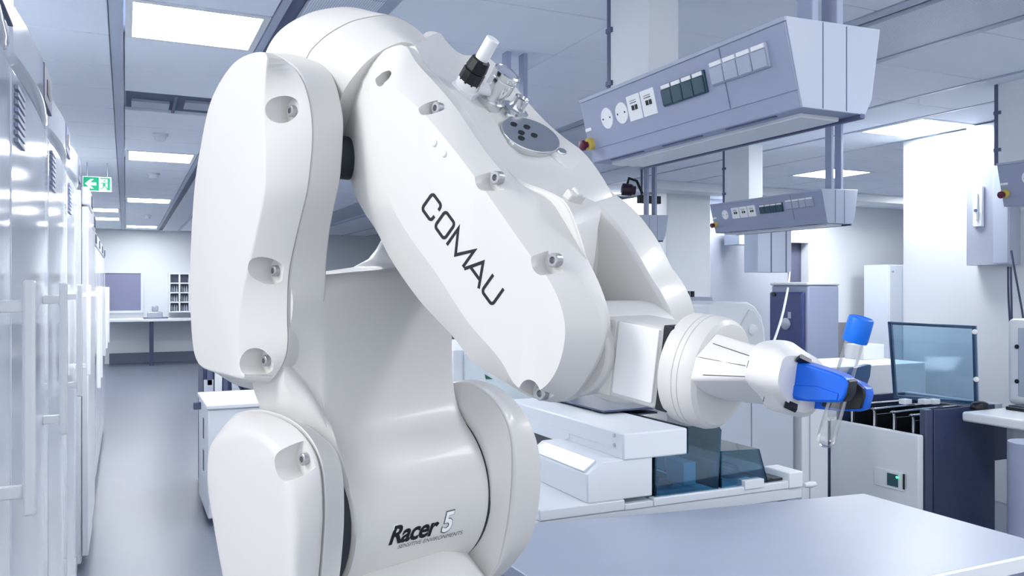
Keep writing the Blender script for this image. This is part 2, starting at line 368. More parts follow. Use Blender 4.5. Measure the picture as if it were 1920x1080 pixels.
for uv in ([(.70, .60), (.78, .62), (.79, .40), (.70, .40)], [(.72, .42), (.77, .42), (.70, .22), (.62, .12), (.60, .17), (.67, .25)], [(.75, .42), (.79, .42), (.83, .30), (.90, .14), (.86, .12), (.80, .26)], [(.71, .60), (.64, .50), (.62, .54), (.70, .65)], [(.78, .60), (.85, .52), (.86, .57), (.79, .66)]):
    add_prism(mb, [sp(*q) for q in uv], V((0, -.003, 0)))
add_prism(mb, [sp(.755 + .03 * math.cos(a), .73 + .06 * math.sin(a)) for a in [i * math.pi / 6 for i in range(12)]], V((0, -.003, 0)))
link('running_figure', mb, GREEN, t)
for u in (.15, .85): cyl('hanger', sp(u, 1) + V((0, .015, 0)), V((sp(u, 1).x, 8.915, CZ)), .006, RAIL, t, 8)
# ------------------------------------------------------------------ back wall: board, shelf, counter
pa, pb = ony(197, 512, YB), ony(264, 582, YB)
t = thing('pin_board', ((pa.x + pb.x) / 2, YB, pb.z), 'blue grey framed board on the back wall above the counter', 'board')
box('pane', (pa.x, YB - .03, pb.z), (pb.x, YB - .004, pa.z), BOARD, t, .002)
bm = bmesh.new(); f_ = .05
add_box(bm, (pa.x - f_, YB - .05, pb.z - f_), (pb.x + f_, YB - .001, pb.z)); add_box(bm, (pa.x - f_, YB - .05, pa.z), (pb.x + f_, YB - .001, pa.z + f_))
add_box(bm, (pa.x - f_, YB - .05, pb.z), (pa.x, YB - .001, pa.z)); add_box(bm, (pb.x, YB - .05, pb.z), (pb.x + f_, YB - .001, pa.z)); link('frame', bm, WALL, t)
pa, pb = ony(318, 513, YB - .3), ony(392, 584, YB - .3)
t = thing('pigeonhole_shelf', ((pa.x + pb.x) / 2, YB - .15, pb.z), 'white pigeonhole shelf on the back wall beside the robot', 'shelf')
nx, nz = 4, 4; dx_, dz_ = (pb.x - pa.x) / nx, (pa.z - pb.z) / nz
for i in range(nx + 1): box('upright', (pa.x + i * dx_ - .016, YB - .3, pb.z - .015), (pa.x + i * dx_ + .016, YB - .01, pa.z + .015), BENCHW, t, .002)
for i in range(nz + 1): box('shelf_board', (pa.x, YB - .295, pb.z + i * dz_ - .014), (pb.x, YB - .012, pb.z + i * dz_ + .014), BENCHW, t, .002)
box('back_panel', (pa.x, YB - .02, pb.z), (pb.x, YB - .006, pa.z), BOARD, t, 0)
proto = None; k = 0
for i in range(nx):
    for j in range(nz - 1):
        for q in range(3):
            x = pa.x + i * dx_ + .05 + q * (dx_ - .1) / 2; z = pb.z + j * dz_ + .0145
            if proto is None:
                proto = lathe('flask', (x, YB - .2, z), (0, 0, 1), [(0, .02), (.08, .02), (.105, .009), (.13, .009)], STEELP, n=10, origin=(x, YB - .2, z))
                tag(proto, 'small grey flask in the pigeonhole shelf on the back wall', 'flask', 'flasks in the pigeonholes')
            else:
                o = proto.copy(); COL.objects.link(o); o.location = (x, YB - .2, z)
cz_ = ony(285, 600, YB - .75).z
t = thing('back_counter', (2.0, YB - .4, 0), 'long white counter along the back wall on a dark leg', 'counter')
box('worktop', (-.3, YB - .8, cz_ - .03), (4.6, YB - .01, cz_ + .02), BENCHW, t, .006)
pl = ony(284, 640, YB - .7)
for x in (pl.x, pl.x + 1.9): box('leg', (x - .04, YB - .74, 0), (x + .04, YB - .66, cz_ - .03), DARKB, t, .004)
pa, pb = ony(276, 573, YB - .45), ony(305, 597, YB - .45)
t = thing('balance', ((pa.x + pb.x) / 2, YB - .4, cz_ + .02), 'grey laboratory balance on the back counter under the shelf', 'scale')
zc = cz_ + .02; cx = (pa.x + pb.x) / 2; ww = pb.x - pa.x
box('base', (cx - ww / 2, YB - .55, zc), (cx + ww / 2, YB - .25, zc + .14), STEELP, t, .02)
box('head', (cx - ww * .2, YB - .45, zc + .135), (cx + ww * .22, YB - .3, zc + .26), STEELP, t, .02)
box('tray', (cx - ww * .75, YB - .6, zc), (cx + ww * .85, YB - .2, zc + .02), UNITD, t, .004)
# ------------------------------------------------------------------ white cabinet at the left, with dark gear on it
zt = .80
pn = onz(390, 760, zt); pf = onz(379, 742, zt); pr = onz(480, 760, zt)
cx0, cx1, cy0, cy1 = pn.x, pn.x + .95, pn.y, pn.y + .75
t = thing('low_cabinet', ((cx0 + cx1) / 2, (cy0 + cy1) / 2, 0), 'low white cabinet with dark side slots left of the robot', 'cabinet')
box('body', (cx0, cy0, .05), (cx1, cy1, zt - .03), INSTW, t, .01); box('top', (cx0 - .01, cy0 - .01, zt - .03), (cx1, cy1 + .01, zt), INSTW, t, .006)
box('plinth', (cx0 + .04, cy0 + .04, 0), (cx1 - .04, cy1 - .04, .05), UNITD, t, 0)
for z in (.60, .38): box('slot', (cx0 - .004, cy0 + .3, z - .07), (cx0 + .01, cy0 + .36, z + .07), UNITD, t, .002)
lever = box('knob', (cx0 - .05, cy0 + .55, zt - .10), (cx0 + .002, cy0 + .60, zt - .05), UNITD, t, .006)
tag(lever, 'dark knob')
yy_ = cy1 + .25
t = thing('dark_apparatus', (cx0 + .6, yy_ + .2, 0), 'dark floor-standing apparatus with pale panels behind the low white cabinet', 'apparatus')
q0, q1 = ony(381, 690, yy_), ony(476, 742, yy_)
box('body', (q0.x, yy_, 0), (q0.x + 1.3, yy_ + .5, q0.z + .12), NAVY, t, .01)
for (x0, y0, x1, y1, m) in ((382, 712, 400, 742, INSTG), (402, 698, 416, 733, INSTW), (418, 700, 427, 742, UNITD), (434, 702, 450, 740, INSTG), (388, 694, 398, 722, UNITD)):
    a, b = ony(x0, y0, yy_), ony(x1, y1, yy_); box('panel', (a.x, yy_ - .02, b.z), (b.x, yy_ + .002, a.z), m, t, .003)
for x in (452, 459): 
    a = ony(x, 700, yy_ - .02); b = ony(x + 6, 742, yy_ - .02); tube('cable', [a, a.lerp(b, .5) + V((-.03, 0, 0)), b], .008, DARKB, t)
# ------------------------------------------------------------------ hanging service units
def hanging_unit(x0, y0, y1, zb, lab, near_post=True, discs=2, scale=1.0, face=True, plates=2):
    """x0: lower front edge of the face; profile grows upward on both sides"""
    h = .245 * scale
    prof = [(x0, zb), (x0 - .012, zb + .045 * scale), (x0 - .062 * scale, zb + h), (x0 + .30 * scale, zb + h + .01), (x0 + .265 * scale, zb + .045 * scale), (x0 + .24 * scale, zb)]
    t = thing('hanging_service_unit', (x0 + .1, (y0 + y1) / 2, zb), lab, 'service unit', 'hanging service units')
    b = prism('body', [(x, y0 + .006, z) for x, z in prof], (0, y1 - y0 - .012, 0), UNIT, t, .004)
    e = prism('end_plate', [(x, y0, z) for x, z in prof], (0, .008, 0), UNITL, t, .002); e2 = prism('end_plate', [(x, y1 - .008, z) for x, z in prof], (0, .008, 0), UNITL, t, .002)  # end plates in a lighter grey: their stronger light is put into the colour
    xm0, xm1 = x0 + .075 * scale, x0 + .165 * scale
    for i, x in enumerate((xm0, xm1)): box('joint', (x - .0015, y0 - .0012, zb + .004), (x + .0015, y0 + .002, zb + h), UNITD, e, 0)
    box('light_panel', (x0 + .05 * scale, y0 + .06, zb - .012), (x0 + .2 * scale, y1 - .06, zb + .002), COLG, t, .003)
    box('trim_rail', (x0 + .22 * scale, y0, zb - .012), (x0 + .238 * scale, y1, zb + .004), UNITD, t, .002)
    for k in range(3):
        ya = y0 + .12 + k * (y1 - y0) * .30; box('slot', (x0 + .012, ya, zb - .003), (x0 + .02, ya + .22, zb + .003), UNITD, t, 0)
    n = V((-(.20 * scale), 0, -.05 * scale)).normalized(); p0 = V((x0 - .012, y0, zb + .045 * scale)); up = V((-.05 * scale, 0, .20 * scale)).normalized()
    def F(u, v, o=0): return p0 + V((0, u, 0)) + up * v + n * o
    L = y1 - y0; fh = .206 * scale
    def plate(name, u0, u1, v0, v1, th, m, par=t, bev=.0015): return prism(name, [F(u0, v0), F(u1, v0), F(u1, v1), F(u0, v1)], n * th, m, par, bev)
    for (a_, b_) in ((.004, L * .245), (L * .25, L - .004)): plate('front_panel', a_, b_, .004, fh * .93, .004, UNIT, bev=.001)
    plate('top_trim', .0, L, fh * .94, fh, .005, UNITL)
    # row of pale sockets near the near end, dark ones next
    uu = L * .07
    def sockets(u, m, lidm, name, du, v0):
        g = plate(name, u, u + du * 4 + .006, v0, v0 + .072 * scale, .012, m, bev=.003)
        for k in range(4):
            plate('flap', u + .004 + k * du, u + .004 + (k + 1) * du - .004, v0 + .003, v0 + .055 * scale, .019, m, g, .003)
            plate('name_strip', u + .006 + k * du, u + (k + 1) * du - .003, v0 + .057 * scale, v0 + .070 * scale, .016, lidm, g, .001)
    sockets(uu, UNITL, WHITEP, 'pale_socket_row', L * .055, fh * .42)
    sockets(uu + L * .25, TEALK, WHITEP, 'dark_socket_row', L * .050, fh * .36)
    for k in range(plates):
        u = L * .565 + k * L * .078; g = plate('switch_plate', u, u + L * .072, fh * .30, fh * .74, .007, WHITEP)
        for q in range(2): plate('rocker', u + L * (.018 + q * .018), u + L * (.028 + q * .018), fh * .48, fh * .56, .011, BLACKP, g, 0)
        plate('label_mark', u + L * .02, u + L * .055, fh * .60, fh * .615, .0076, INKG, g, 0); plate('label_mark', u + L * .02, u + L * .055, fh * .64, fh * .65, .0076, INKG, g, 0)
    for k in range(discs):
        u = L * .755 + k * L * .09 if discs == 2 else L * .86; c = F(u, fh * .50); r = .040 * scale
        g = lathe('cover_disc', c, n, [(0, r), (.006, r), (.008, r * .96)], WHITEP, t, 28)
        for s_ in (-1, 1): cyl('screw', c + V((0, s_ * r * .6, 0)) + n * .007, c + V((0, s_ * r * .6, 0)) + n * .0095, .0035, BLACKP, g, 8)
    c = F(L * .975, fh * .14); lathe('ring', c, n, [(0, .024), (.022, .024), (.026, .02)], YEL, t, 20); lathe('stop_button', c + n * .026, n, [(0, .012), (.012, .013), (.014, .020), (.026, .020), (.03, .014)], RED, t, 20)
    plate('label_mark', L * .955, L * .995, fh * .38, fh * .44, .006, WHITEP, t, 0)
    for ye in (y0 + .03,):
        for x in (xm0 - .01, xm1 - .005): box('post', (x, ye, zb + h), (x + .025, ye + .06, CZ), UNIT, t, .003)
    return t
pn = onz(1505, 201, 2.07)
u1x = pn.x; far1 = onx(1112, 300, u1x).y
hanging_unit(u1x, pn.y, far1, 2.07, 'nearest and largest hanging service unit, with two white discs and socket rows')
pn2 = onz(1552, 418, 2.04); far2 = onx(1342, 432, pn2.x).y
hanging_unit(pn2.x, pn2.y, far2, 2.04, 'middle-distance hanging service unit with a single white disc and three plates', discs=1, plates=3)
hanging_unit(pn2.x, pn2.y - 2.45, pn2.y - 1.32, 2.04, 'hanging service unit cut off by the right picture edge, red stop button at its end')
hanging_unit(pn2.x, pn2.y + 2.35, pn2.y + 3.4, 2.04, 'far hanging service unit half hidden behind the robot forearm')
hanging_unit(u1x, 3.80, 4.92, 2.07, 'hanging service unit hidden behind the robot, only its ceiling posts showing beside the metal connectors')
# white ducts dropping to the units
def duct(x0, y0, y1, zb, lab, wx=.145):
    t = thing('service_duct', (x0 + wx / 2, (y0 + y1) / 2, zb), lab, 'duct', 'white service ducts'); 
    box('casing', (x0, y0, zb), (x0 + wx, y1, CZ), COLG, t, .002)
    box('edge_strip', (x0 - .004, y1 - .012, zb), (x0 + .006, y1 + .01, CZ), UNITD, t, 0)
    for z in (zb + .08, zb + .3, zb + .5): box('clip', (x0 - .01, y1 - .03, z), (x0 + .004, y1 + .012, z + .02), UNITD, t, .001)
xq = u1x + .13; dn, df = onx(1216, 60, xq).y, onx(1142, 60, xq).y
duct(xq, dn, df, 2.33, 'white service duct behind the nearest hanging unit', ony(1272, 60, dn).x - xq)
xq = pn2.x + .14; dn, df = onx(1404, 320, xq).y, onx(1357, 320, xq).y
duct(xq, dn, df, 2.30, 'white service duct behind the middle hanging unit', ony(1430, 320, dn).x - xq)
dx3 = onx(1868, 200, pn2.x + .1); duct(pn2.x + .1, dx3.y - .5, dx3.y, 2.30, 'white service duct at the right picture edge above the cut-off unit', .2)
# stainless duct hanging lower on the cross wall and the box beside it
def panel_box(name, px0, py0, px1, py1, y, d, m, lab, cat, bevel=.004):
    a, b = ony(px0, py0, y), ony(px1, py1, y); t = box(name, (a.x, y, b.z), (b.x, y + d, a.z), m, None, bevel, origin=((a.x + b.x) / 2, y, b.z)); return tag(t, lab, cat)
a, b = ony(1421, 280, 7.9), ony(1484, 511, 7.9)
t = thing('supply_column', ((a.x + b.x) / 2, 8.0, b.z), 'grey supply column hanging in front of the dark doorway, behind the middle unit', 'duct')
box('casing', (a.x, 7.9, b.z), (b.x, 8.15, CZ), UNITL, t, .004)
for px in (1446, 1474): q = ony(px, 300, 7.9); box('joint', (q.x - .008, 7.896, b.z), (q.x + .008, 7.902, CZ), UNITD, t, 0)
panel_box('wall_box', 1386, 428, 1421, 459, 8.6, .3, UNITL, 'small grey wall box left of the supply column, under the middle unit', 'box')
# ------------------------------------------------------------------ right wall items
wp0, wp1 = onx(1812, 250, XR - .12), onx(1872, 500, XR - .12)
y_l, y_r = onx(1812, 400, XR - .12).y, onx(1893, 400, XR - .12).y
t = thing('steel_wall_duct', (XR - .06, (y_l + y_r) / 2, wp1.z), 'tall stainless wall duct on the white right wall', 'duct')
zl = onx(1812, 498, XR - .12).z
box('casing', (XR - .12, y_r, zl), (XR - .001, y_l, CZ - .01), STEELP, t, .003)
yj = onx(1865, 400, XR - .12).y; box('side_casing', (XR - .14, y_r, zl + .01), (XR - .12, yj, CZ - .01), UNITL, t, .003)
a, b = onx(1826, 350, XR - .13), onx(1844, 425, XR - .13)
g = box('holder', (XR - .145, b.y, b.z), (XR - .119, a.y, a.z), COLG, t, .006); box('switch', (XR - .16, b.y + .03, b.z + .05), (XR - .144, a.y - .03, a.z - .05), WHITEP, g, .004)
lathe('knob', (XR - .16, (a.y + b.y) / 2, b.z + .12), (-1, 0, 0), [(0, .012), (.01, .012)], UNITD, g, 12)
# grey cupboard and splash wall beyond the white pier
a, b = ony(1666, 496, 8.3), ony(1700, 605, 8.3); cdp = min(.66, onx(1620, 500, a.x).y - 8.3)
t = thing('grey_cupboard', ((a.x + b.x) / 2, 8.6, 0), 'pale grey tall cupboard partly behind the white right wall', 'cupboard')
box('body', (a.x, 8.3, .1), (b.x + .8, 8.3 + cdp, a.z), INSTG, t, .004); q = ony(1690, 550, 8.3)
box('door', (a.x + .01, 8.285, .12), (q.x - .004, 8.299, a.z - .01), INSTG, t, .003); box('door', (q.x + .004, 8.285, .12), (b.x + .78, 8.299, a.z - .01), INSTG, t, .003)
box('plinth', (a.x + .03, 8.33, 0), (b.x + .8, 8.28 + cdp, .1), UNITD, t, 0); cyl('knob', (a.x + .05, 8.286, a.z - .1), (a.x + .05, 8.26, a.z - .1), .012, STEEL, t, 10)
panel_box('splash_panel', 1574, 605, 1700, 720, 8.93, .06, BROWN, 'dark grey splash panel behind the blue-fronted cabinet', 'panel')
# ------------------------------------------------------------------ dark blue fronted cabinet
def two_face(name, near_px, y_far_px, z0):
    pass
yb = 5.6
a = ony(1515, 535, yb); b = ony(1574, 720, yb); l_ = ony(1446, 540, yb)
t = thing('blue_front_instrument', (a.x, yb + .3, 0), 'tall grey instrument with a deep blue rounded front panel, behind the gripper', 'instrument')
x0 = a.x; zt = a.z
depth = onx(1446, 540, x0).y - yb
wx = b.x - a.x
box('body', (x0, yb, .4), (x0 + wx, yb + depth, zt), UNIT, t, .02, seg=3)
box('front_panel', (x0 - .035, yb + .03, .42), (x0 + .002, yb + depth - .01, zt - .06), BLUEF, t, .02, seg=3)
box('lid', (x0 - .02, yb - .01, zt), (x0 + wx, yb + depth, zt + .03), COLG, t, .012)
q = onx(1474, 607, x0 - .036); lathe('button', q, (-1, 0, 0), [(0, .055), (.012, .055), (.02, .03)], STEELP, t, 20); tag(t.children[-1], 'silver round button') if t.children else None
q2 = onx(1480, 591, x0 - .036); box('badge', (x0 - .038, q2.y - .02, q2.z - .03), (x0 - .034, q2.y + .02, q2.z + .03), STEELP, t, .002)
q3 = onx(1452, 552, x0 - .036); cyl('sensor', q3, q3 + V((-.012, 0, 0)), .02, BLACKP, t, 12)
box('stand', (x0 + .02, yb + .03, 0), (x0 + wx - .02, yb + depth - .03, .4), INSTG, t, .004)
# hanging cord in front of it
t = tube('cord', spline([ony(1481, 511, 7.88), ony(1479, 530, 6.6), ony(1476, 548, 5.55), ony(1467, 590, 5.25), ony(1458, 620, 5.1), ony(1451, 640, 5.05)], 6), .010, COLG, origin=tuple(ony(1481, 511, 7.88))); tag(t, 'thin pale cord hanging from the supply column past the blue instrument', 'cord')
# rounded white instrument behind the wrist
yr = 4.0
pa, pb = ony(1330, 566, yr), ony(1436, 650, yr)
prof = [(1331, 700), (1331, 572), (1338, 567), (1402, 566), (1416, 574), (1428, 592), (1434, 615), (1436, 640), (1436, 700)]
t = thing('white_rounded_instrument', ((pa.x + pb.x) / 2, yr, 0), 'white instrument with a rounded hood just above the robot wrist', 'instrument')
pxprism('hood', prof, (0, yr, 0), (0, 1, 0), .5, INSTW, t, .012)
pxprism('side_panel', [(1386, 612), (1404, 580), (1412, 582), (1424, 600), (1430, 625), (1430, 690), (1386, 690)], (0, yr, 0), (0, 1, 0), -.012, COLG, t, .006)
c = ony(1408, 618, yr); lathe('dial', c + V((0, -.012, 0)), (0, -1, 0), [(0, .035), (.012, .034), (.018, .02)], INSTW, t, 20)
a = ony(1331, 690, yr); b = ony(1436, 690, yr); box('stand', (a.x, yr + .02, 0), (b.x, yr + .48, a.z + .05), INSTG, t, .004)
pb_ = [(1286, 560), (1345, 557), (1345, 568), (1331, 580), (1286, 580)]
yq = 4.6
t = thing('dark_bench_shelf', (ony(1300, 560, yq).x, yq, 0), 'dark shelf edge with small bottle rack right of the forearm tip', 'shelf')
a, b = ony(1200, 566, yq), ony(1333, 582, yq)
box('board', (a.x, yq, b.z), (b.x, yq + .5, a.z), NAVY, t, .004); box('ledge', (a.x, yq - .02, a.z), (b.x, yq + .5, a.z + .03), UNITL, t, .003)
box('support', (a.x + .02, yq + .1, 0), (b.x - .02, yq + .4, b.z), INSTG, t, 0)
q = ony(1300, 566, yq); 
for k in range(3): cyl('cap', (q.x - .05 + k * .04, yq + .05, a.z + .03), (q.x - .05 + k * .04, yq + .05, a.z + .07), .015, BLACKP, t, 10)
# small dark camera on the posts of the far unit
c = ony(1178, 356, 7.0)
t = thing('ceiling_camera', c, 'small dark camera head on a bracket at the far hanging unit', 'camera')
lathe('head', c, (1, -.4, -.1), [(-.07, .03), (-.06, .06), (.03, .06), (.05, .045), (.07, .045)], mat('maroon_black', (.03, .015, .03), .4, noise=.1), t, 18)
tube('bracket', [c + V((0, .02, .05)), c + V((.02, .02, .12)), c + V((.12, .03, .10)), c + V((.2, .05, -.02))], .014, BLACKP, t)
box('mount', c + V((.16, .03, -.12)), c + V((.42, .09, -.04)), BLACKP, t, .006); cyl('drop_rod', c + V((.2, .06, -.05)), V((c.x + .2, c.y + .06, CZ)), .012, UNITD, t, 8)
# ------------------------------------------------------------------ bench in front, lower right
zt = .90
P = [onz(855, 997, zt), onz(1620, 925, zt), onz(1620, 925, zt), onz(988, 1080, zt)]
fl_, fr_ = P[0], P[1]
dl = (P[3] - fl_).normalized(); dr = (onz(1920, 1009, zt) - fr_).normalized()
ny = onz(1740, 1080, zt).y
nl, nr = fl_ + dl * ((ny - fl_.y) / dl.y), fr_ + dr * ((ny - fr_.y) / dr.y)
t = thing('work_table', ((fl_ + nr) / 2).to_tuple()[:2] + (0,), 'grey laminate work table in the lower right foreground', 'table')
prism('tabletop', [fl_, fr_, nr, nl], (0, 0, -.035), BENCH, t, .003)
prism('front_edge', [nl + V((0, 0, -.0362)), nr + V((0, 0, -.0362)), nr + V((0, 0, .0005)), nl + V((0, 0, .0005))], (0, -.012, 0), BENCHW, t, .002)
for p in (fl_, fr_, nr, nl):
    c = (fl_ + nr) / 2; q = p.lerp(V((c.x, c.y, p.z)), .08); box('leg', (q.x - .03, q.y - .03, 0), (q.x + .03, q.y + .03, zt - .035), UNIT, t, .004)
ap = [p.lerp((fl_ + nr) / 2, .07) for p in (fl_, fr_, nr, nl)]
prism('apron', [V((p.x, p.y, zt - .1)) for p in ap], (0, 0, .064), UNIT, t, .002)
# ------------------------------------------------------------------ analyzer behind the bench
YA = 2.16; zA = ony(1012, 979, YA).z
t = thing('analyzer_bench', (1.55, YA + .5, 0), 'white bench carrying the blue-hooded analyzer', 'bench')
box('worktop', (.93, YA + .004, zA - .04), (2.12, YA + 1.1, zA), BENCHW, t, .004)
for x in (.98, 2.07):
    for y in (YA + .02, YA + 1.05): box('leg', (x - .025, y - .025, 0), (x + .025, y + .025, zA - .04), UNIT, t, .003)
def A(px, py, y=YA): return ony(px, py, y)
def fbox(name, x0, y0, x1, y1, yf, d, m, par, bevel=.004, seg=2):
    a, b = ony(x0, y0, yf), ony(x1, y1, yf); return box(name, (a.x, yf, max(b.z, zA + .0005)), (b.x, yf + d, a.z), m, par, bevel, seg=seg)
T = thing('analyzer', (1.5, YA + .3, zA), 'white sample analyzer with blue tinted transparent hood and sloping screen', 'analyzer')
g = fbox('base_tray', 1012, 957, 1172, 979, YA, .62, INSTW, T)
yC = YA + .0
cl, cr_ = A(1100, 900), A(1225, 900)
xs0, xs1 = cl.x, cr_.x
zc0, zc1 = A(1100, 947).z, A(1160, 868).z
# console: sloped face toward the left
xl = A(1022, 915).x
# console: profile in x-z, extruded back
zz = lambda py: A(1100, py).z
pr_ = [(A(1103, 947).x, zz(946)), (A(1225, 947).x, zz(946)), (A(1225, 870).x, zz(870)), (A(1140, 872).x, zz(872)), (A(1103, 893).x, zz(893))]
kz0 = zz(946); 
bm = bmesh.new()
cA = [V((A(1103, 940).x, YA + .005, kz0)), V((A(1225, 940).x, YA + .005, kz0)), V((A(1225, 868).x, YA + .005, zz(868))), V((A(1130, 870).x, YA + .005, zz(870))), V((A(1103, 893).x, YA + .005, zz(893)))]
add_prism(bm, cA, V((0, .40, 0)))
co = link('console', bm, INSTW, T, None, .004)
fbox('console_foot', 1172, 946, 1225, 966, YA, .40, INSTW, T, .002)
# sloping screen panel on the left slope
e0, e1 = V((A(1103, 893).x, YA, zz(893))), V((A(1130, 870).x, YA, zz(870))); nn = V((-(e1.z - e0.z), 0, (e1.x - e0.x))).normalized()
sp_ = [e0.lerp(e1, .08) + V((0, .03, 0)), e0.lerp(e1, .92) + V((0, .03, 0)), e0.lerp(e1, .92) + V((0, .37, 0)), e0.lerp(e1, .08) + V((0, .37, 0))]
prism('screen', sp_, nn * .006, mat('pale_screen', (.70, .76, .76), .3, noise=.02), T, .002)
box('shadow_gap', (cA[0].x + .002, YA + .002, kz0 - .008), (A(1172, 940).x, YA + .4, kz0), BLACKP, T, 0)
# upper white slab
fbox('top_housing', 1169, 813, 1289, 852, YA + .0, .86, INSTW, T, .006)
a0_ = A(1169, 852); a1_ = A(1289, 852)
yb0, yb1 = YA + .1, YA + .84
side = [(a0_.x, YA + .03, a0_.z + .01), (a0_.x, YA + .34, a0_.z + .01), (a0_.x, YA + .34, a0_.z - .005), (a0_.x, YA + .40, a0_.z - .03), (a0_.x, YA + .84, a0_.z - .03), (a0_.x, YA + .84, a0_.z + .02)]
prism('side_rail', [(x_ - .003, y_, z_) for x_, y_, z_ in side], (.03, 0, 0), INSTW, T, .002)
for y in (YA + .05, YA + .8):
    for z in (a0_.z + .02, a0_.z + .05): cyl('screw', (a0_.x + .001, y, z), (a0_.x - .004, y, z), .006, STEEL, T, 10)
# back column, inner blue parts, base deck on the left
box('column', (a0_.x + .05, YA + .42, zA), (a1_.x, YA + .82, a0_.z), INSTW, T, .004)
gl = box('side_window', (a0_.x + .005, YA + .34, zA + .045), (a0_.x + .009, YA + .85, a0_.z - .02), BLUEGLASS, T, 0); tag(gl, 'blue tinted side window')
box('inner_block', (a0_.x + .06, YA + .45, zA + .03), (a0_.x + .12, YA + .56, zA + .16), INSTG, T, .004)
# main deck to the right with the tinted hood
dk0, dk1 = A(1225, 960), A(1505, 930)
zd = A(1225, 935).z
box('front_rail', (dk0.x + .002, YA, zA), (A(1503, 900).x, YA + .03, zd), INSTW, T, .003)
box('deck', (dk0.x, YA + .03, zA), (A(1503, 900).x, YA + .55, zd - .02), INSTW, T, .003)
box('end_block', (A(1478, 900).x, YA - .005, zA), (A(1504, 900).x, YA + .12, A(1480, 886).z), INSTW, T, .004)
hand = fbox('latch', 1397, 902, 1433, 914, YA - .004, .03, INSTW, T, .002)
lathe('foot_knob', V((A(1508, 930).x, YA + .0, zA + .004)), (1, 0, 0), [(0, .008), (.03, .012), (.05, .008)], INSTW, T, 14)
# hood: step profile (x-z) with front and rear
def hood(name, pxs, y0, y1, m=BLUEGLASS, th=.004):
    """thin-walled open-bottomed hood from a front outline in pixels, left to right over the top"""
    P_ = [A(x, y, y0) for x, y in pxs]; c = sum(P_, V((0, 0, 0))) / len(P_); bm = bmesh.new()
    add_prism(bm, P_ + [], V((0, th, 0)))
    D = V((0, y1 - y0, 0)); n = len(P_)
    for i in range(n - 1):
        p, q = P_[i], P_[i + 1]; t_ = (q - p).normalized(); nr_ = V((t_.z, 0, -t_.x)) * th
        add_prism(bm, [p, q, q + nr_, p + nr_], D)
    add_prism(bm, [p + D for p in P_], V((0, th, 0)))
    return link(name, bm, m, T)
hood('tall_hood', [(1229, 932), (1229, 852), (1290, 850), (1290, 800), (1345, 795), (1353, 806), (1347, 918)], YA + .012, YA + .62)
hood('low_hood', [(1352, 915), (1353, 846), (1424, 842), (1440, 903)], YA + .012, YA + .50)
box('hood_rim', (A(1440, 903).x, YA + .012, A(1440, 906).z), (A(1472, 903).x, YA + .45, A(1440, 901).z), BLUEGLASS, T, 0)
top_sh = box('hood_top_plate', (a1_.x - .10, YA + .35, A(1290, 798).z), (A(1350, 800).x, YA + .95, A(1290, 794).z), mat('smoked_blue', (.06, .08, .16), .35, coat=.1, noise=.05), T, .002)
for (x0, y0, x1, y1, yo, m) in ((1282, 868, 1305, 908, .10, INSTG), (1245, 850, 1268, 880, .25, INSTW), (1236, 895, 1262, 915, .2, NAVY), (1365, 880, 1430, 900, .18, NAVY), (1310, 895, 1345, 915, .16, UNITL), (1370, 868, 1400, 884, .3, INSTG)):
    fbox('sample_module', x0, y0, x1, y1, YA + yo, .1, m, T, .003)
tube('probe_arm', [A(1262, 860, YA + .2), A(1300, 880, YA + .16), A(1322, 872, YA + .14)], .008, INSTW, T)
box('sample_rack', (A(1245, 920).x, YA + .05, zd - .02), (A(1320, 920).x, YA + .085, zd + .006), UNITL, T, .002)
# ------------------------------------------------------------------ large pale cabinet behind the analyzer
yL = 3.35
t = thing('large_pale_cabinet', (2.5, yL + .4, 0), 'large pale grey cabinet behind the analyzer, below the robot wrist', 'cabinet')
a, b = ony(1095, 738, yL), ony(1486, 900, yL)
ztp = ony(1400, 735, yL).z
box('body', (a.x, yL, .08), (b.x, yL + .6, ztp), INSTG, t, .006)
xm = ony(1405, 850, yL).x
box('door', (a.x + .01, yL - .018, .12), (xm - .003, yL - .001, ztp - .015), INSTG, t, .004); box('door', (xm + .003, yL - .018, .12), (b.x - .01, yL - .001, ztp - .015), INSTG, t, .004)
box('plinth', (a.x + .03, yL + .03, 0), (b.x - .03, yL + .57, .08), UNITD, t, 0)
a2, b2 = ony(1504, 760, yL - .05), ony(1553, 930, yL - .05)
t = thing('white_post_cabinet', ((a2.x + b2.x) / 2, yL + .3, 0), 'narrow white upright cabinet behind the test tube bottom', 'cabinet')
box('body', (a2.x, yL - .05, 0), (b2.x, yL + .6, ony(1530, 735, yL - .05).z), INSTW, t, .006); q = ony(1518, 850, yL - .05)
box('edge_strip', (q.x - .004, yL - .056, .02), (q.x + .004, yL - .049, ony(1530, 745, yL).z), INSTG, t, .001)
# cyan-white instrument between the robot shoulder and forearm
yV = 3.3
a, b = ony(850, 640, yV), ony(1010, 960, yV)
t = thing('white_cupboard', ((a.x + b.x) / 2, yV + .3, 0), 'pale white cupboard with a small green mark, under the robot forearm', 'cabinet')
box('body', (a.x, yV, .05), (ony(1092, 700, yV).x, yV + .7, ony(900, 655, yV).z), INSTW, t, .006)
q = ony(869, 800, yV); box('door', (q.x, yV - .02, .1), (ony(1085, 700, yV).x, yV - .001, ony(900, 660, yV).z), mat('cyan_white', (.74, .82, .86), .4, noise=.02), t, .004)
pxprism('green_mark', [(909, 702), (916, 706), (924, 711), (911, 711)], (0, yV - .0205, 0), (0, -1, 0), .002, mat('dark_green_print', (.02, .16, .13), .5, noise=.05), t)
box('foot', (a.x + .05, yV + .05, 0), (a.x + .6, yV + .6, .05), UNITD, t, 0)
# ------------------------------------------------------------------ right analyzer with raised lid
XF = 2.75
t = thing('rack_analyzer', (3.2, 3.1, 0), 'large sample rack analyzer with dark side, white front and raised blue lid', 'analyzer')
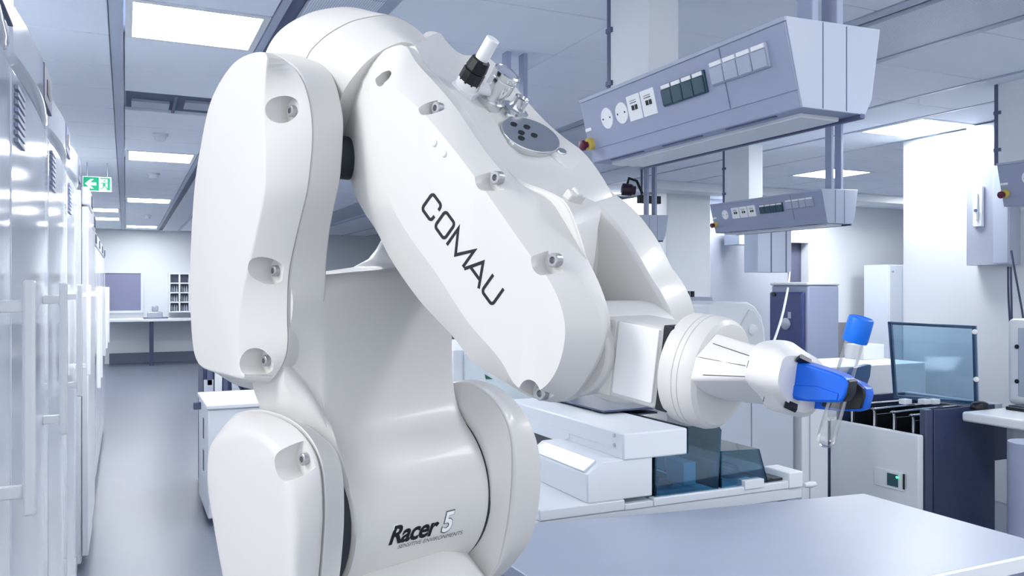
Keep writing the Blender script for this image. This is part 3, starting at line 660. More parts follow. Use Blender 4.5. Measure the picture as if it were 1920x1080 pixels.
# front face seen on the left is the plane x = XF; the near dark side is the plane y = YN
XF = 3.65; KK = 1.36
yn = onx(1722, 850, XF).y; yf = onx(1556, 800, XF).y
zF = onx(1640, 800, XF).z
zf_l, zf_r = onx(1560, 792, XF).z, onx(1722, 811, XF).z
zF = (zf_l + zf_r) / 2
box('front_panel', (XF, yn, .10), (XF + .04, yf, zF), INSTW, t, .008, seg=3)
zT = ony(1760, 768, yn - .02).z
xr = ony(1862, 800, yn).x; xk = ony(1748, 800, yn).x
box('near_side', (xk, yn - .012, .04), (xr, yn, zT), NAVY, t, .004)
box('near_edge', (XF + .045, yn - .008, .04), (xk - .004, yn + .03, zT), mat('navy_grey', (.06, .075, .15), .45, noise=.08), t, .004)
box('body', (XF + .05, yn, .04), (xr, yf, zF - .18), NAVY, t, .004)
box('back_body', (XF + .52 * KK, yn, zF - .18), (xr, yf, zT - .04), NAVY, t, .004)
box('far_side', (XF + .05, yf - .03, zF - .18), (xr, yf, zT), NAVY, t, .004)
box('far_edge', (XF - .002, yf + .004, .06), (XF + .2, yf + .10, zF - .01), NAVY, t, .004)
box('sill', (XF + .47 * KK, yn - .01, zT - .03), (xr, yf, zT), UNITL, t, .004)
for k, px in enumerate((1598, 1640, 1677, 1713)):
    y = onx(px, 800, XF + .06).y; zb_ = zF - .178
    ztop = zT - .04
    tube('wire_loop', spline([(XF + .06, y, zb_), (XF + .06, y, ztop - .02), (XF + .075, y, ztop), (XF + .40 * KK, y, ztop + .005)], 5), .008, CHROME, t)
    box('divider', (XF + .09, y + .012, zb_), (XF + .42 * KK, y + .02, ztop - .03), BLACKP, t, .002)
for px in (1697, 1733, 1750):
    qq = onz(px, 757, zT); box('clip', (qq.x - .02, qq.y - .02, zT - .002), (qq.x + .03, qq.y + .025, zT + .025), BENCHW, t, .003)
a, b = onx(1655, 885, XF), onx(1697, 912, XF)
g = box('hatch', (XF - .006, b.y, b.z - .03), (XF + .002, onx(1640, 885, XF).y, a.z + .02), INSTW, t, .003)
w0_, w1__ = onx(1664, 886, XF - .006), onx(1684, 914, XF - .006)
g2_ = box('display', (XF - .010, w1__.y, w1__.z), (XF - .005, w0_.y, w0_.z), TEALK, g, .001); q = onx(1682, 895, XF - .011); cyl('led', q, q + V((-.003, 0, 0)), .006, LEDG, g, 8)
q = onx(1694, 903, XF - .008); box('latch', (XF - .012, q.y - .006, q.z - .04), (XF - .004, q.y + .002, q.z + .04), BLACKP, g, .001)
# lid: a framed tinted pane standing up at the back
def lp(px, py): return on(px, py, onz(1760, 762, zT), LN)
LN = V((.0, 1, .0)); base = onz(1832, 757, zT); bl = onz(1676, 745, zT)
dv = (base - bl).normalized(); LN = V((-dv.y, dv.x, 0)).normalized()
lb0 = bl
def LPX(px, py): return on(px, py, lb0, LN)
lid = prism('lid_pane', [LPX(*q) for q in ((1674, 742), (1668, 606), (1826, 614), (1831, 756))], LN * .006, LIDGLASS, t, 0); tag(lid, 'blue tinted transparent lid')
FR = mat('lid_frame_blue', (.05, .11, .22), .25, coat=.4, noise=.05)
for nm, qs in (('lid_frame', ((1664, 603), (1830, 611), (1830, 617), (1664, 608))), ('lid_frame', ((1664, 603), (1671, 603), (1681, 745), (1675, 745))), ('lid_frame', ((1822, 612), (1830, 611), (1834, 757), (1826, 757))), ('lid_frame', ((1675, 741), (1832, 753), (1832, 759), (1675, 747)))):
    g = prism(nm, [LPX(*q) for q in qs], LN * .03, FR, t, .002)
for q in ((1828, 622), (1831, 711)):
    c = LPX(*q) - LN * .004; lathe('bumper', c, -LN, [(0, .014), (.006, .014), (.01, .008)], WHITEP, t, 12)
# low parts behind: white block with blue hood
yW = 4.5
a, b = ony(1572, 688, yW), ony(1668, 780, yW)
t = thing('white_bench_unit', ((a.x + b.x) / 2, yW + .3, 0), 'white bench unit with small blue hood behind the test tube', 'instrument')
box('body', (ony(1530, 690, yW).x, yW, 0), (b.x + .4, yW + .6, a.z), INSTW, t, .006); zw_ = a.z
pxprism('hood', [(1598, 700), (1604, 690), (1630, 683), (1634, 684), (1632, 705), (1624, 728), (1612, 742), (1598, 742)], (0, yW - .06, 0), (0, 1, 0), .05, mat('blue_hood_plastic', (.05, .12, .26), .25, coat=.3, noise=.05), t, .004)
a, b = ony(1592, 654, yW + .5), ony(1630, 690, yW + .5); tg = box('paper_box', (a.x, yW + .35, zw_ + .001), (b.x, yW + .55, zw_ + .12), COLG, None, .004, origin=((a.x + b.x) / 2, yW + .45, zw_)); tag(tg, 'small pale box on the white bench unit behind the test tube', 'box')
# ------------------------------------------------------------------ desk at the right edge
zD = .935
c0_ = onz(1806, 772, zD)
t = thing('side_desk', (c0_.x + .5, c0_.y - .3, 0), 'white desk at the right edge carrying mouse and keyboard', 'desk')
ydf = c0_.y + .01; ydn = c0_.y - 1.0
dk = box('desktop', (c0_.x, ydn, zD - .05), (XR - .14, ydf, zD), BENCHW, t, .012, seg=3)
lg = onz(1868, 870, .5); box('leg', (c0_.x + .25, ydf - .3, 0), (c0_.x + .31, ydf - .1, zD - .05), INSTW, t, .006)
box('modesty_panel', (c0_.x + .31, ydf - .06, .2), (XR - .16, ydf - .03, zD - .05), INSTW, t, .004)
q = onz(1837, 766, zD + .0); bm = bmesh.new()
mz = zD + .001
mr = [[V((q.x + (.055 * k_) * math.cos(a_), q.y + .038 * k_ * math.sin(a_), mz + hh)) for a_ in [i * math.pi / 10 for i in range(20)]] for k_, hh in ((1, 0), (1.02, .012), (.86, .028), (.5, .036))]
R_ = [[bm.verts.new(p) for p in r] for r in mr]
for A_, B_ in zip(R_, R_[1:]):
    for i in range(20): bm.faces.new((A_[i], A_[(i + 1) % 20], B_[(i + 1) % 20], B_[i]))
bm.faces.new(R_[0][::-1]); bm.faces.new(R_[-1])
mt = thing('computer_mouse', (q.x, q.y, zD), 'black computer mouse on the white desk beside the lid', 'mouse'); link('shell', bm, BLACKP, mt, 50); box('wheel', (q.x - .04, q.y - .004, zD + .03), (q.x - .025, q.y + .004, zD + .038), UNITD, mt, .001)
q = onz(1885, 768, zD); t = thing('keyboard', (q.x + .15, q.y - .2, zD), 'black keyboard on the white desk at the right edge', 'keyboard')
box('case', (q.x, q.y - .42, zD + .0005), (q.x + .15, q.y, zD + .018), BLACKP, t, .004)
kb = bmesh.new()
for i in range(5):
    for j in range(14): add_box(kb, (q.x + .012 + i * .026, q.y - .41 + j * .029, zD + .017), (q.x + .034 + i * .026, q.y - .386 + j * .029, zD + .024))
kk = link('keys', kb, DARKB, t)
# computer tower standing at the back of the desk
a = onz(1893, 758, zD); yk = onx(1893, 700, a.x).y
t = thing('computer_case', (a.x + .2, a.y, zD), 'white computer case with rounded top corner on the desk at the right edge', 'computer')
ztp = on(1893, 597, (a.x, a.y, 0), (0, 1, 0)).z
box('shell', (a.x, a.y - .55, zD), (a.x + .2, a.y + .02, ztp), INSTW, t, .03, seg=4)
box('side_cover', (a.x - .006, a.y - .5, zD + .05), (a.x + .002, a.y - .05, ztp - .05), UNITL, t, .008)
for py in (650, 715): q = on(1907, py, (a.x - .006, 0, 0), (1, 0, 0)); cyl('hole', q + V((.002, 0, 0)), q + V((-.004, 0, 0)), .012, BLACKP, t, 12)
# cables down the wall
for pts, lb_ in (([(1890, 500), (1891, 560), (1896, 640), (1897, 690), (1904, 745)], 'dark cable hanging down the right wall, left of the pair'), ([(1896, 470), (1905, 520), (1916, 580), (1920, 610)], 'dark cable curving away to the right edge of the wall'), ([(1895, 500), (1897, 600), (1897, 690), (1899, 752)], 'thin dark cable close beside another down the right wall')):
    P_ = spline([onx(x, y, XR - .16 - .02 * (i % 2) - (.03 if 'thin' in lb_ else 0)) for i, (x, y) in enumerate(pts)], 6); o = tube('cable', P_, .007, DARKB, origin=tuple(P_[0])); tag(o, lb_, 'cable')
# dark chair-like pole below the desk
q = onz(1908, 1000, .12)
t = thing('lift_column', (q.x + .1, q.y, 0), 'grey blue round lift column at the right edge beneath the desk', 'column')
p = ony(1908, 900, ydn + .5); lathe('tube', (p.x + .1, ydn + .5, 0), (0, 0, 1), [(0, .16), (.03, .16), (.05, .095), (zD - .055, .095)], UNIT, t, 28)
a, b = ony(1865, 870, ydf - .12), ony(1893, 990, ydf - .12)
t = tag(box('desk_computer', (c0_.x + .33, ydf - .30, 0), (c0_.x + .52, ydf - .07, .62), INSTW, None, .01, origin=(c0_.x + .4, ydf - .2, 0)), 'white case standing on the floor under the desk at the right edge', 'box')

# ------------------------------------------------------------------ the robot
S = 1.25                                   # real size of the robot (its own camera-space model is unit scale)
def rvec(X, Y, Z): return RV * X + UV * Y + FV * Z
H = math.sqrt(.5)
AX = rvec(H, 0, H)                         # axis of the shoulder and elbow joints: right and away
FX = rvec(H, 0, -H)                        # forward of the arm: right and toward the viewer
DX = rvec(.5, -H, -.5)                     # along the forearm, downwards
NX = rvec(.5, H, -.5)                      # out of the forearm's top face
Q = math.radians(7.5)
WX = FX * math.cos(Q) - UV * math.sin(Q); VX = UV * math.cos(Q) + FX * math.sin(Q)
def AP(a): return CAM + AX * (a * S), AX   # plane across the joint axis
def DP(s): return CAM + DX * (s * S), DX
def afz(a, f, z): return CAM + (AX * a + FX * f + UV * z) * S
def onA(px, py, a): return on(px, py, *AP(a))
def fz(px, py, a):
    p = (onA(px, py, a) - CAM) / S; return p.dot(FX), p.dot(UV)
NR = 120
SCREWM = mat('screw_grey_coated', (.42, .43, .45), .35, .6, noise=.08, nscale=60)
def ringpx(pts, plane, n=NR): return [on(p.x, p.y, *plane) for p in resample(spline(rnd2(pts), 8, True), n)]
def loft(name, rings, m, parent, smooth=38, bevel=0, seg=3):
    bm = bmesh.new(); R = [[bm.verts.new(p) for p in r] for r in rings]; n = len(R[0])
    for A_, B_ in zip(R, R[1:]):
        for i in range(n): bm.faces.new((A_[i], A_[(i + 1) % n], B_[(i + 1) % n], B_[i]))
    for r, flip in ((R[0], True), (R[-1], False)):
        c = bm.verts.new(sum((v.co for v in r), V((0, 0, 0))) / n)
        # flat cap: an n-gon, so that bevels stay clean
        bm.verts.remove(c); bm.faces.new(r[::-1] if flip else r)
    return link(name, bm, m, parent, smooth, bevel * S, seg, ang=22)
def inset(ring, d):
    """shrinks a planar ring of world points towards its inside by d"""
    n = len(ring); c = sum(ring, V((0, 0, 0))) / n; nor = (ring[0] - c).cross(ring[n // 4] - c).normalized(); out = []
    for i in range(n):
        t = (ring[(i + 1) % n] - ring[i - 1]).normalized(); out.append(ring[i] + nor.cross(t) * d)
    return out
def shift(ring, v): return [p + v for p in ring]
def pockets(o, parent, spots, plane_a, r, floor, screw=True, m=None):
    """round screw pockets sunk along the joint axis into a cover, each with its socket-head screw"""
    bm = bmesh.new(); heads = []
    for px, py in spots:
        c = onA(px, py, plane_a + floor); add_cyl(bm, c, c - AX * (.09 * S), r * S, 28, r * 1.02 * S)
        heads.append(c)
    cut = link('cutter', bm, ROBOT, None); 
    bake(o); b = o.modifiers.new('pockets', 'BOOLEAN'); b.operation = 'DIFFERENCE'; b.solver = 'EXACT'
    cut.location = -wloc(parent) if False else (0, 0, 0); b.object = cut
    bake(o); o.data.set_sharp_from_angle(angle=math.radians(38))
    for p in o.data.polygons: p.use_smooth = True
    bpy.data.objects.remove(cut)
    for c in heads:
        rs = .0050 * S; q = c - AX * (.0085 * S)
        s = lathe('screw', c + AX * (.001 * S), -AX, [(0, rs), (.0052 * S, rs), (.0058 * S, rs * .86), (.0058 * S, rs * .50), (.0030 * S, rs * .48)], m or SCREWM, o, 18)
PED = CAM + rvec(-.05, -.52, .84) * S
ROB = thing('industrial_robot', (PED.x, PED.y, 1.02), 'large glossy white six axis robot arm holding a capped tube', 'robot')
# ---- elbow cover: the tall rounded slab at the left
c0 = [(487, 97), (501, 102), (499, 133), (494, 187), (493, 233), (496, 300), (495, 360), (481, 431), (465, 502), (454, 551), (447, 607), (445, 664), (451, 695), (458, 711), (420, 702),
      (382, 691), (368, 676), (361, 646), (357, 586), (356, 516), (359, 428), (365, 345), (374, 285), (390, 205), (410, 157), (438, 118), (465, 102)]
c1 = [(500, 99), (525, 106), (548, 122), (566, 145), (579, 180), (586, 222), (587, 265), (583, 315), (577, 360), (565, 410), (547, 488), (541, 537), (540, 600), (541, 640), (536, 672), (522, 700), (503, 719),
      (470, 716), (420, 704), (388, 690), (376, 660), (370, 600), (369, 516), (373, 428), (378, 345), (388, 280), (405, 205), (430, 150), (465, 112)]
c2 = [(545, 101), (580, 108), (605, 125), (620, 155), (630, 195), (634, 227), (633, 265), (631, 300), (627, 340), (614, 403), (607, 445), (602, 498), (601, 540), (596, 590), (588, 640), (570, 690), (540, 722),
      (505, 732), (470, 730), (430, 715), (412, 680), (405, 600), (404, 516), (408, 428), (413, 345), (424, 280), (440, 205), (465, 150), (500, 115)]
A0, A1, A2 = .345, .371, .400
r0, r1, r2 = ringpx(c0, AP(A0)), ringpx(c1, AP(A1)), ringpx(c2, AP(A2))
ec = loft('elbow_cover', [r0, r1, inset(r1, .002 * S) if False else r1], ROBOT, ROB, bevel=.004) if False else loft('elbow_cover', [r0, r1], ROBOT, ROB, bevel=.0045)
pockets(ec, ROB, [(552, 209), (520, 508), (503, 676)], A1, .0118, -.004)
# ---- lower link: pill-shaped prong, broad front and shoulder drum in one casting
FC, ZC, RD = -.6815, -.2067, .084
def link_ring(a, front, r, rear, th0=40, th1=200, n=NR):
    P = [V((*fz(x, y, a), 0)) for x, y in front]
    arc = [V((FC + r * math.cos(math.radians(t)), ZC + r * math.sin(math.radians(t)), 0)) for t in range(th0, -(360 - th1) - 1, -8)]
    R = [V((*q, 0)) for q in rear]
    return P, arc, R
def dens(pts, n): # open polyline -> n even points
    L = [0]
    for p, q in zip(pts, pts[1:]): L.append(L[-1] + (q - p).length)
    out = []; j = 0
    for i in range(n):
        d = L[-1] * i / (n - 1)
        while j < len(pts) - 2 and L[j + 1] < d: j += 1
        t = (d - L[j]) / max(1e-9, L[j + 1] - L[j]); out.append(pts[j].lerp(pts[j + 1], min(1, t)))
    return out
def full_ring(a, top, front, r, th0, rearf):
    """top: pixel list over the crown (rear to front), front: pixel list down the front, then the drum arc, then the rear"""
    tp = [V((*fz(x, y, a), 0)) for x, y in top]; fp = [V((*fz(x, y, a), 0)) for x, y in front]
    th1 = -190
    arc = [V((FC + r * math.cos(math.radians(th0 + (th1 - th0) * i / 40)), ZC + r * math.sin(math.radians(th0 + (th1 - th0) * i / 40)), 0)) for i in range(41)]
    fr = spline([tp[-1]] + fp + [arc[0], ], 8)
    e = arc[-1]; z1 = tp[0].y
    rr = spline([e, V((rearf, e.y + .05, 0)), V((rearf, e.y + (z1 - e.y) * .55, 0)), V((rearf, z1 - .03, 0)), tp[0]], 8)
    pts = dens(spline(tp, 8), 20)[:-1] + dens(fr, 50)[:-1] + dens(arc, 60)[:-1] + dens(rr, 40)[:-1]
    return [afz(a, p.x, p.y) for p in pts]
pt = [(470, 112), (500, 103), (530, 101), (560, 112)]
pill_top = lambda a: pt
def pill_ring(a, pxs, n):
    return [onA(p.x, p.y, a) for p in resample(spline(rnd2(pxs), 8, True), n)]
NL = 19 + 49 + 59 + 39
ins = .0022 * S
pr0 = pill_ring(A1 + .0012, c1, NL); pr2 = pill_ring(A2, c2, NL)
loft('arm_link', [inset(pr0, -ins) if False else pr0, pr2, shift(inset(pr2, .003 * S) if False else pr2, AX * .006 * S)], ROBOT, ROB, bevel=.002)
front_common = [(606, 560), (609, 620)]
def body_ring(a, ytop, r, th0=48, FC=FC, ZC=ZC, bulge=0.0, ff=-.6545, rear=-.775, round_=.018):
    """cross-section of the link at a: crown at pixel height ytop, flat front at forward offset ff, drum of radius r below"""
    zt = (540 - ytop) / FPX * ((a - ff) * H)          # height of the crown at its front edge
    z0 = ZC + r * math.sin(math.radians(th0)); f0 = FC + r * math.cos(math.radians(th0))
    n = 8
    top = [V((rear + round_ - round_ * math.cos(i / n * math.pi / 2), zt - round_ + round_ * math.sin(i / n * math.pi / 2), 0)) for i in range(n + 1)]
    top += [V((ff - round_ + round_ * math.sin(i / n * math.pi / 2), zt - round_ + round_ * math.cos(i / n * math.pi / 2), 0)) for i in range(n + 1)]
    tang = V((math.sin(math.radians(th0)), -math.cos(math.radians(th0)), 0))
    p0, p1 = V((ff, zt - round_, 0)), V((f0, z0, 0)); L = (p1 - p0).length
    h0, h1 = V((0, -1, 0)) * L * .75, tang * L * .25
    fr = []
    for i in range(33):
        t = i / 32; a3 = (1 - t) ** 3; b3 = 3 * t * (1 - t) ** 2; c3 = 3 * t * t * (1 - t); d3 = t ** 3
        fr.append(p0 * a3 + (p0 + h0) * b3 + (p1 - h1) * c3 + p1 * d3)
    th1 = -180 - 30
    arc = [V((FC + r * math.cos(math.radians(th0 + (th1 - th0) * i / 60)), ZC + r * math.sin(math.radians(th0 + (th1 - th0) * i / 60)), 0)) for i in range(61)]
    rr = [arc[-1].lerp(V((rear, zt - round_, 0)), i / 10) for i in range(11)]
    pts = dens(top, 20)[:-1] + dens(fr, 50)[:-1] + dens(arc, 60)[:-1] + dens(rr, 40)[:-1]
    return [afz(a, p.x, p.y) for p in pts]
LB = []
for a, yt, r in ((.3735, 526, .030), (.380, 525, .034), (.388, 524, .042), (.394, 523, .050), (.400, 522, .058), (.4035, 519, .068), (.4065, 517, .078), (.410, 515, .082), (.416, 514, .0838), (.44, 510, .084), (.48, 505, .084), (.515, 497, .084), (.538, 478, .084), (.552, 452, .084), (.560, 430, .084), (.5645, 424, .0835), (.5665, 424, .082)):
    k_ = min(1, max(0, (a - .40) / .12))
    LB.append(body_ring(a, yt, r, ff=-.6428 - .0117 * k_, rear=-.700 - .075 * min(1, max(0, (a - .395) / .015)), ZC=ZC + .128 * max(0, 1 - (a - .3735) / .0335) ** .5, FC=FC - .006 * max(0, 1 - (a - .3735) / .0335)))
lb = loft('lower_link', LB, ROBOT, ROB, smooth=40)
# ---- shoulder: left cover, turret body, right cover
d0 = [(470, 809), (492, 820), (512, 842), (528, 872), (539, 907), (546, 950), (550, 1008), (550, 1076), (545, 1150), (500, 1190), (450, 1175), (425, 1120), (412, 1060), (399, 986), (389, 921), (387, 892), (389, 855), (396, 832), (412, 817), (440, 810)]
d1 = [(480, 768), (506, 771), (535, 781), (562, 798), (583, 822), (597, 848), (606, 880), (610, 920), (611, 970), (608, 1020), (603, 1078), (590, 1160), (540, 1215), (480, 1205), (445, 1130), (428, 1060), (414, 986), (403, 921), (399, 880), (404, 830), (418, 800), (445, 774)]
d2 = [(520, 775), (555, 789), (580, 802), (605, 822), (622, 838), (634, 863), (640, 895), (642, 930), (642, 975), (640, 1015), (634, 1078), (620, 1170), (560, 1230), (500, 1220), (470, 1130), (450, 1060), (436, 986), (426, 921), (424, 880), (430, 830), (448, 800), (480, 780)]
B0, B1, B2 = .335, .360, .384
s0, s1, s2 = ringpx(d0, AP(B0)), ringpx(d1, AP(B1)), ringpx(d2, AP(B2))
sc_ = loft('shoulder_cover', [s0, s1], ROBOT, ROB, bevel=.006)
pockets(sc_, ROB, [(575, 860)], B1, .0145, -.0045)
loft('turret_side', [ringpx(d1, AP(B1 + .0012)), s2, shift(inset(s2, -.004 * S) if False else s2, AX * .002 * S)], ROBOT, ROB, bevel=.003)
ellt = lambda cx, cy, rx, ry: [(cx + rx * math.sin(2 * math.pi * i / 40), cy - ry * math.cos(2 * math.pi * i / 40)) for i in range(40)]
g0 = ellt(822, 902, 99, 150); g1 = [(850, 716), (875, 716), (902, 730), (930, 755), (950, 791), (959, 830), (961, 875), (958, 935), (948, 1005), (928, 1070), (880, 1110), (820, 1100), (770, 1050), (745, 980), (738, 900), (748, 830), (770, 775), (808, 730)]
g2 = [(856, 714), (890, 718), (915, 729), (940, 749), (967, 785), (983, 824), (991, 863), (993, 907), (988, 961), (974, 1015), (952, 1052), (915, 1090), (870, 1105), (820, 1070), (785, 1010), (768, 940), (768, 870), (780, 800), (815, 735)]
q0, q1, q2 = ringpx(g0, AP(.569)), ringpx(g1, AP(.585)), ringpx(g2, AP(.612))
loft('turret_side', [ringpx(ellt(818, 902, 76, 116), AP(.5685)), q0, q1], ROBOT, ROB, bevel=.002)
loft('shoulder_cover', [shift(q1, AX * .0012 * S), q2, shift(q2, AX * .02 * S)], ROBOT, ROB, bevel=.005)
# turret column and base down to the pedestal
def at(a, f, z): return afz(a, f, z)
zb = 1.02
bm = bmesh.new()
cbase = afz(.475, FC - .005, 0); cz = lambda z: V((cbase.x, cbase.y, z))
lathe('turret_column', cz(zb + .05), (0, 0, 1), [(0, .15 * S), (.09, .15 * S), (.13, .125 * S), (.165, .105 * S), (.182, .085 * S)], ROBOT, ROB, 48)
lathe('base', cz(zb), (0, 0, 1), [(0, .17 * S), (.045, .17 * S), (.055, .16 * S)], ROBOT, ROB, 48)
# neck between the two shoulder sides under the drum
for a in (.365, .575):
    pass
box_n = bmesh.new()
add_prism(box_n, [afz(.365, FC + f, z) for f, z in ((-.075, -.345), (.06, -.345), (.06, -.312), (-.075, -.312))], AX * .22 * S)
link('turret_yoke', box_n, ROBOT, ROB, 40, .012 * S, 4)
# ---- elbow housing: domed rear of the forearm, seams across the forearm axis
k2 = [(634, 215), (637, 193), (646, 168), (664, 142), (690, 113), (722, 91), (753, 79), (775, 84), (798, 104), (812, 140), (818, 190), (815, 260), (800, 340), (735, 372), (680, 350), (648, 300), (636, 250)]
k1 = [(566, 190), (567, 140), (577, 103), (595, 80), (623, 58), (660, 39), (700, 30), (731, 28), (765, 42), (795, 68), (815, 120), (815, 200), (780, 285), (720, 320), (650, 322), (600, 285), (574, 235)]
k0 = [(492, 185), (490, 135), (499, 96), (520, 62), (553, 37), (595, 20), (640, 13), (675, 16), (708, 28), (735, 60), (752, 115), (745, 190), (705, 260), (640, 300), (570, 290), (520, 255), (500, 215)]
kz = [(560, 180), (558, 140), (566, 110), (580, 90), (600, 75), (622, 68), (645, 66), (665, 68), (682, 76), (696, 95), (700, 125), (695, 165), (675, 205), (640, 225), (605, 225), (575, 212), (562, 195)]
h2, h1, h0, hz = ringpx(k2, DP(-.560)), ringpx(k1, DP(-.612)), ringpx(k0, DP(-.655)), ringpx(kz, DP(-.685))
def lerp_ring(a, b, t): return [p.lerp(q, t) for p, q in zip(a, b)]
loft('elbow_dome', [hz, lerp_ring(lerp_ring(hz, h0, .72), shift(h0, -DX * .02 * S), .4), h0, lerp_ring(h0, h1, .55), h1], ROBOT, ROB, smooth=60)
loft('elbow_collar', [shift(h1, DX * .0014 * S), h2], ROBOT, ROB, smooth=50)
# ---- forearm: left shell with the lettering, core with the top face, right shell
f0 = [(694, 158), (712, 150), (786, 205), (880, 318), (982, 462), (1035, 535), (1058, 600), (1056, 655), (1038, 705), (1008, 733), (968, 724), (936, 672), (876, 602), (818, 513), (760, 432), (722, 358), (703, 290), (694, 210)]
f1 = [(700, 108), (755, 84), (783, 120), (848, 193), (909, 282), (958, 342), (1012, 418), (1064, 488), (1110, 555), (1131, 610), (1130, 640), (1118, 676), (1100, 709), (1075, 742), (1040, 754), (1009, 749), (982, 738), (938, 711), (889, 681), (849, 631), (787, 564), (735, 490), (706, 433), (684, 400), (667, 368), (656, 331), (650, 296), (649, 240), (664, 160)]
f2 = [(710, 110), (765, 86), (795, 122), (860, 195), (921, 284), (970, 342), (1024, 372), (1046, 400), (1082, 462), (1116, 529), (1136, 590), (1137, 630), (1126, 672), (1106, 708), (1078, 746), (1044, 754), (1012, 749), (985, 738), (942, 711), (895, 680), (857, 631), (800, 564), (748, 490), (720, 433), (698, 400), (683, 368), (671, 331), (664, 296), (664, 240), (678, 160)]
FA0, FA1, FA2 = .405, .428, .446
e0, e1, e2 = ringpx(f0, AP(FA0)), ringpx(f1, AP(FA1)), ringpx(f2, AP(FA2))
fs = loft('forearm_shell', [e0, e1, e2, shift(e2, AX * .004 * S)], ROBOT, ROB, bevel=.006, seg=4)
pockets(fs, ROB, [(936, 334), (1044, 488), (1020, 737)], FA1, .0104, -.0085)
pockets(fs, ROB, [(742, 152), (824, 204)], FA1, .0072, -.0075)
core0 = [(765, 86), (795, 118), (860, 192), (921, 282), (968, 334), (1020, 356), (1060, 380), (1085, 440), (1100, 505), (1085, 580), (1050, 650), (980, 690), (900, 650), (820, 560), (750, 470), (700, 380), (672, 290), (690, 170)]
def by_shift(pxs, a0, a1): return [onA(p.x, p.y, a0) + AX * ((a1 - a0) * S) for p in resample(spline(rnd2(pxs), 8, True), NR)]
core1 = [(808, 60), (850, 97), (880, 105), (911, 110), (990, 203), (1036, 247), (1079, 281), (1110, 318), (1150, 372), (1160, 480), (1150, 580), (1110, 650), (1050, 680), (970, 640), (880, 540), (800, 440), (740, 300), (740, 150)]
ca, cb_ = ringpx(core0, AP(.4475)), ringpx(core1, AP(.560))
cm = ringpx([(783, 74), (820, 105), (868, 150), (925, 220), (968, 282), (1022, 330), (1080, 362), (1126, 384), (1122, 430), (1112, 505), (1095, 580), (1060, 650), (1000, 690), (920, 650), (840, 560), (770, 470), (715, 350), (705, 200)], AP(.505))
loft('forearm_core', [ca, cm], ROBOT, ROB, smooth=40, bevel=.004)
cm2 = ringpx([(783, 74), (820, 105), (868, 150), (925, 220), (968, 280), (1010, 318), (1040, 345), (1070, 390), (1070, 430), (1060, 505), (1045, 580), (1020, 650), (980, 680), (910, 650), (840, 560), (770, 470), (715, 350), (705, 200)], AP(.5052))
# right shell
m1 = [(800, 58), (828, 79), (850, 97), (880, 105), (911, 110), (990, 204), (1036, 248), (1079, 281), (1107, 316), (1133, 356), (1155, 373), (1187, 404), (1222, 453), (1246, 500), (1267, 529), (1282, 560), (1292, 600), (1288, 660), (1260, 735), (1194, 765), (1130, 748), (1050, 700), (960, 600), (870, 470), (790, 330), (760, 170)]
m0 = [(785, 70), (825, 104), (870, 122), (960, 215), (1005, 262), (1050, 300), (1076, 335), (1104, 372), (1128, 392), (1162, 430), (1198, 486), (1220, 525), (1240, 556), (1254, 585), (1262, 620), (1256, 670), (1230, 732), (1180, 755), (1110, 740), (1030, 690), (940, 590), (850, 460), (775, 330), (745, 170)]
w1_, w0_ = ringpx(m1, AP(.560)), ringpx(m0, AP(.532))
loft('forearm_shell', [w0_, w1_, shift(inset(w1_, .0), AX * .012 * S)], ROBOT, ROB, bevel=.003)
loft('forearm_top', [shift(ca, AX * .001 * S), ringpx([(783, 74), (820, 105), (868, 150), (925, 220), (968, 281), (1018, 326), (1060, 352), (1080, 400), (1085, 470), (1075, 540), (1050, 610), (1010, 670), (960, 680), (890, 620), (810, 520), (750, 430), (705, 320), (705, 180)], AP(.506)), cb_], ROBOT, ROB, smooth=40)
# ---- things fixed on the forearm
from mathutils.bvhtree import BVHTree
def bvh(o):
    dg = bpy.context.evaluated_depsgraph_get(); dg.update(); e = o.evaluated_get(dg); me = e.to_mesh(); off = wloc(o)
    t = BVHTree.FromPolygons([v.co + off for v in me.vertices], [tuple(p.vertices) for p in me.polygons]); e.to_mesh_clear(); return t
def named(n): return [o for o in ROB.children if o.name == n][0]
TOPB = bvh(named('forearm_top'))
def hit(px, py, B=None):
    h = (B or TOPB).ray_cast(CAM, ray(px, py).normalized()); return h[0], h[1]
dc = hit(985, 262)[0] + NX * .0005 * S
NX0 = NX
hp = [hit(*q_)[0] for q_ in ((950, 232), (1036, 284), (965, 275), (1000, 222))]
hn = (hp[1] - hp[0]).cross(hp[3] - hp[2]).normalized(); NX = hn if hn.dot(FV) < 0 else -hn
dc = (hp[0] + hp[1] + hp[2] + hp[3]) / 4 + NX * .002 * S
dc = on(993, 258, dc, NX)
NT = hit(985, 262)[1]; NT = NT if NT.dot(FV) < 0 else -NT
dk_ = lathe('flange_plate', dc - NX * .004 * S, NX, [(0, .0275 * S), (.0065 * S, .0275 * S), (.0075 * S, .0268 * S)], STEEL, ROB, 40)
dtop = dc + NX * .0036 * S
for px, py in ((963.5, 233), (988, 238), (977.7, 248.5), (1001.8, 253.7), (977.7, 259)):
    p = on(px, py, dtop, NX); cyl('bolt_hole', p - NX * .001, p + NX * .0006, .0032 * S, BLACKP, dk_, 14)
for px, py in ((955.6, 216.5), (962.8, 269.4), (1052, 287.5)):
    p = on(px, py, dc, NX); lathe('screw', p - NX * .003 * S, NX, [(0, .0056 * S), (.0035 * S, .0056 * S), (.006 * S, .004 * S), (.006 * S, .0018 * S)], STEEL, dk_, 16)
NXD, NX = NX, NX0
def up_axis(px, py): return hit(px, py)[0]
p1 = hit(866, 176)[0]; 
if p1 is None: p1 = on(866, 176, dc, NX)
p1 = on(866, 176, dc, NX)
pl_ = lathe('cable_gland', p1, NX, [(-.006 * S, .0125 * S), (.007 * S, .0125 * S)], NYLON, ROB, 6, smooth=20)
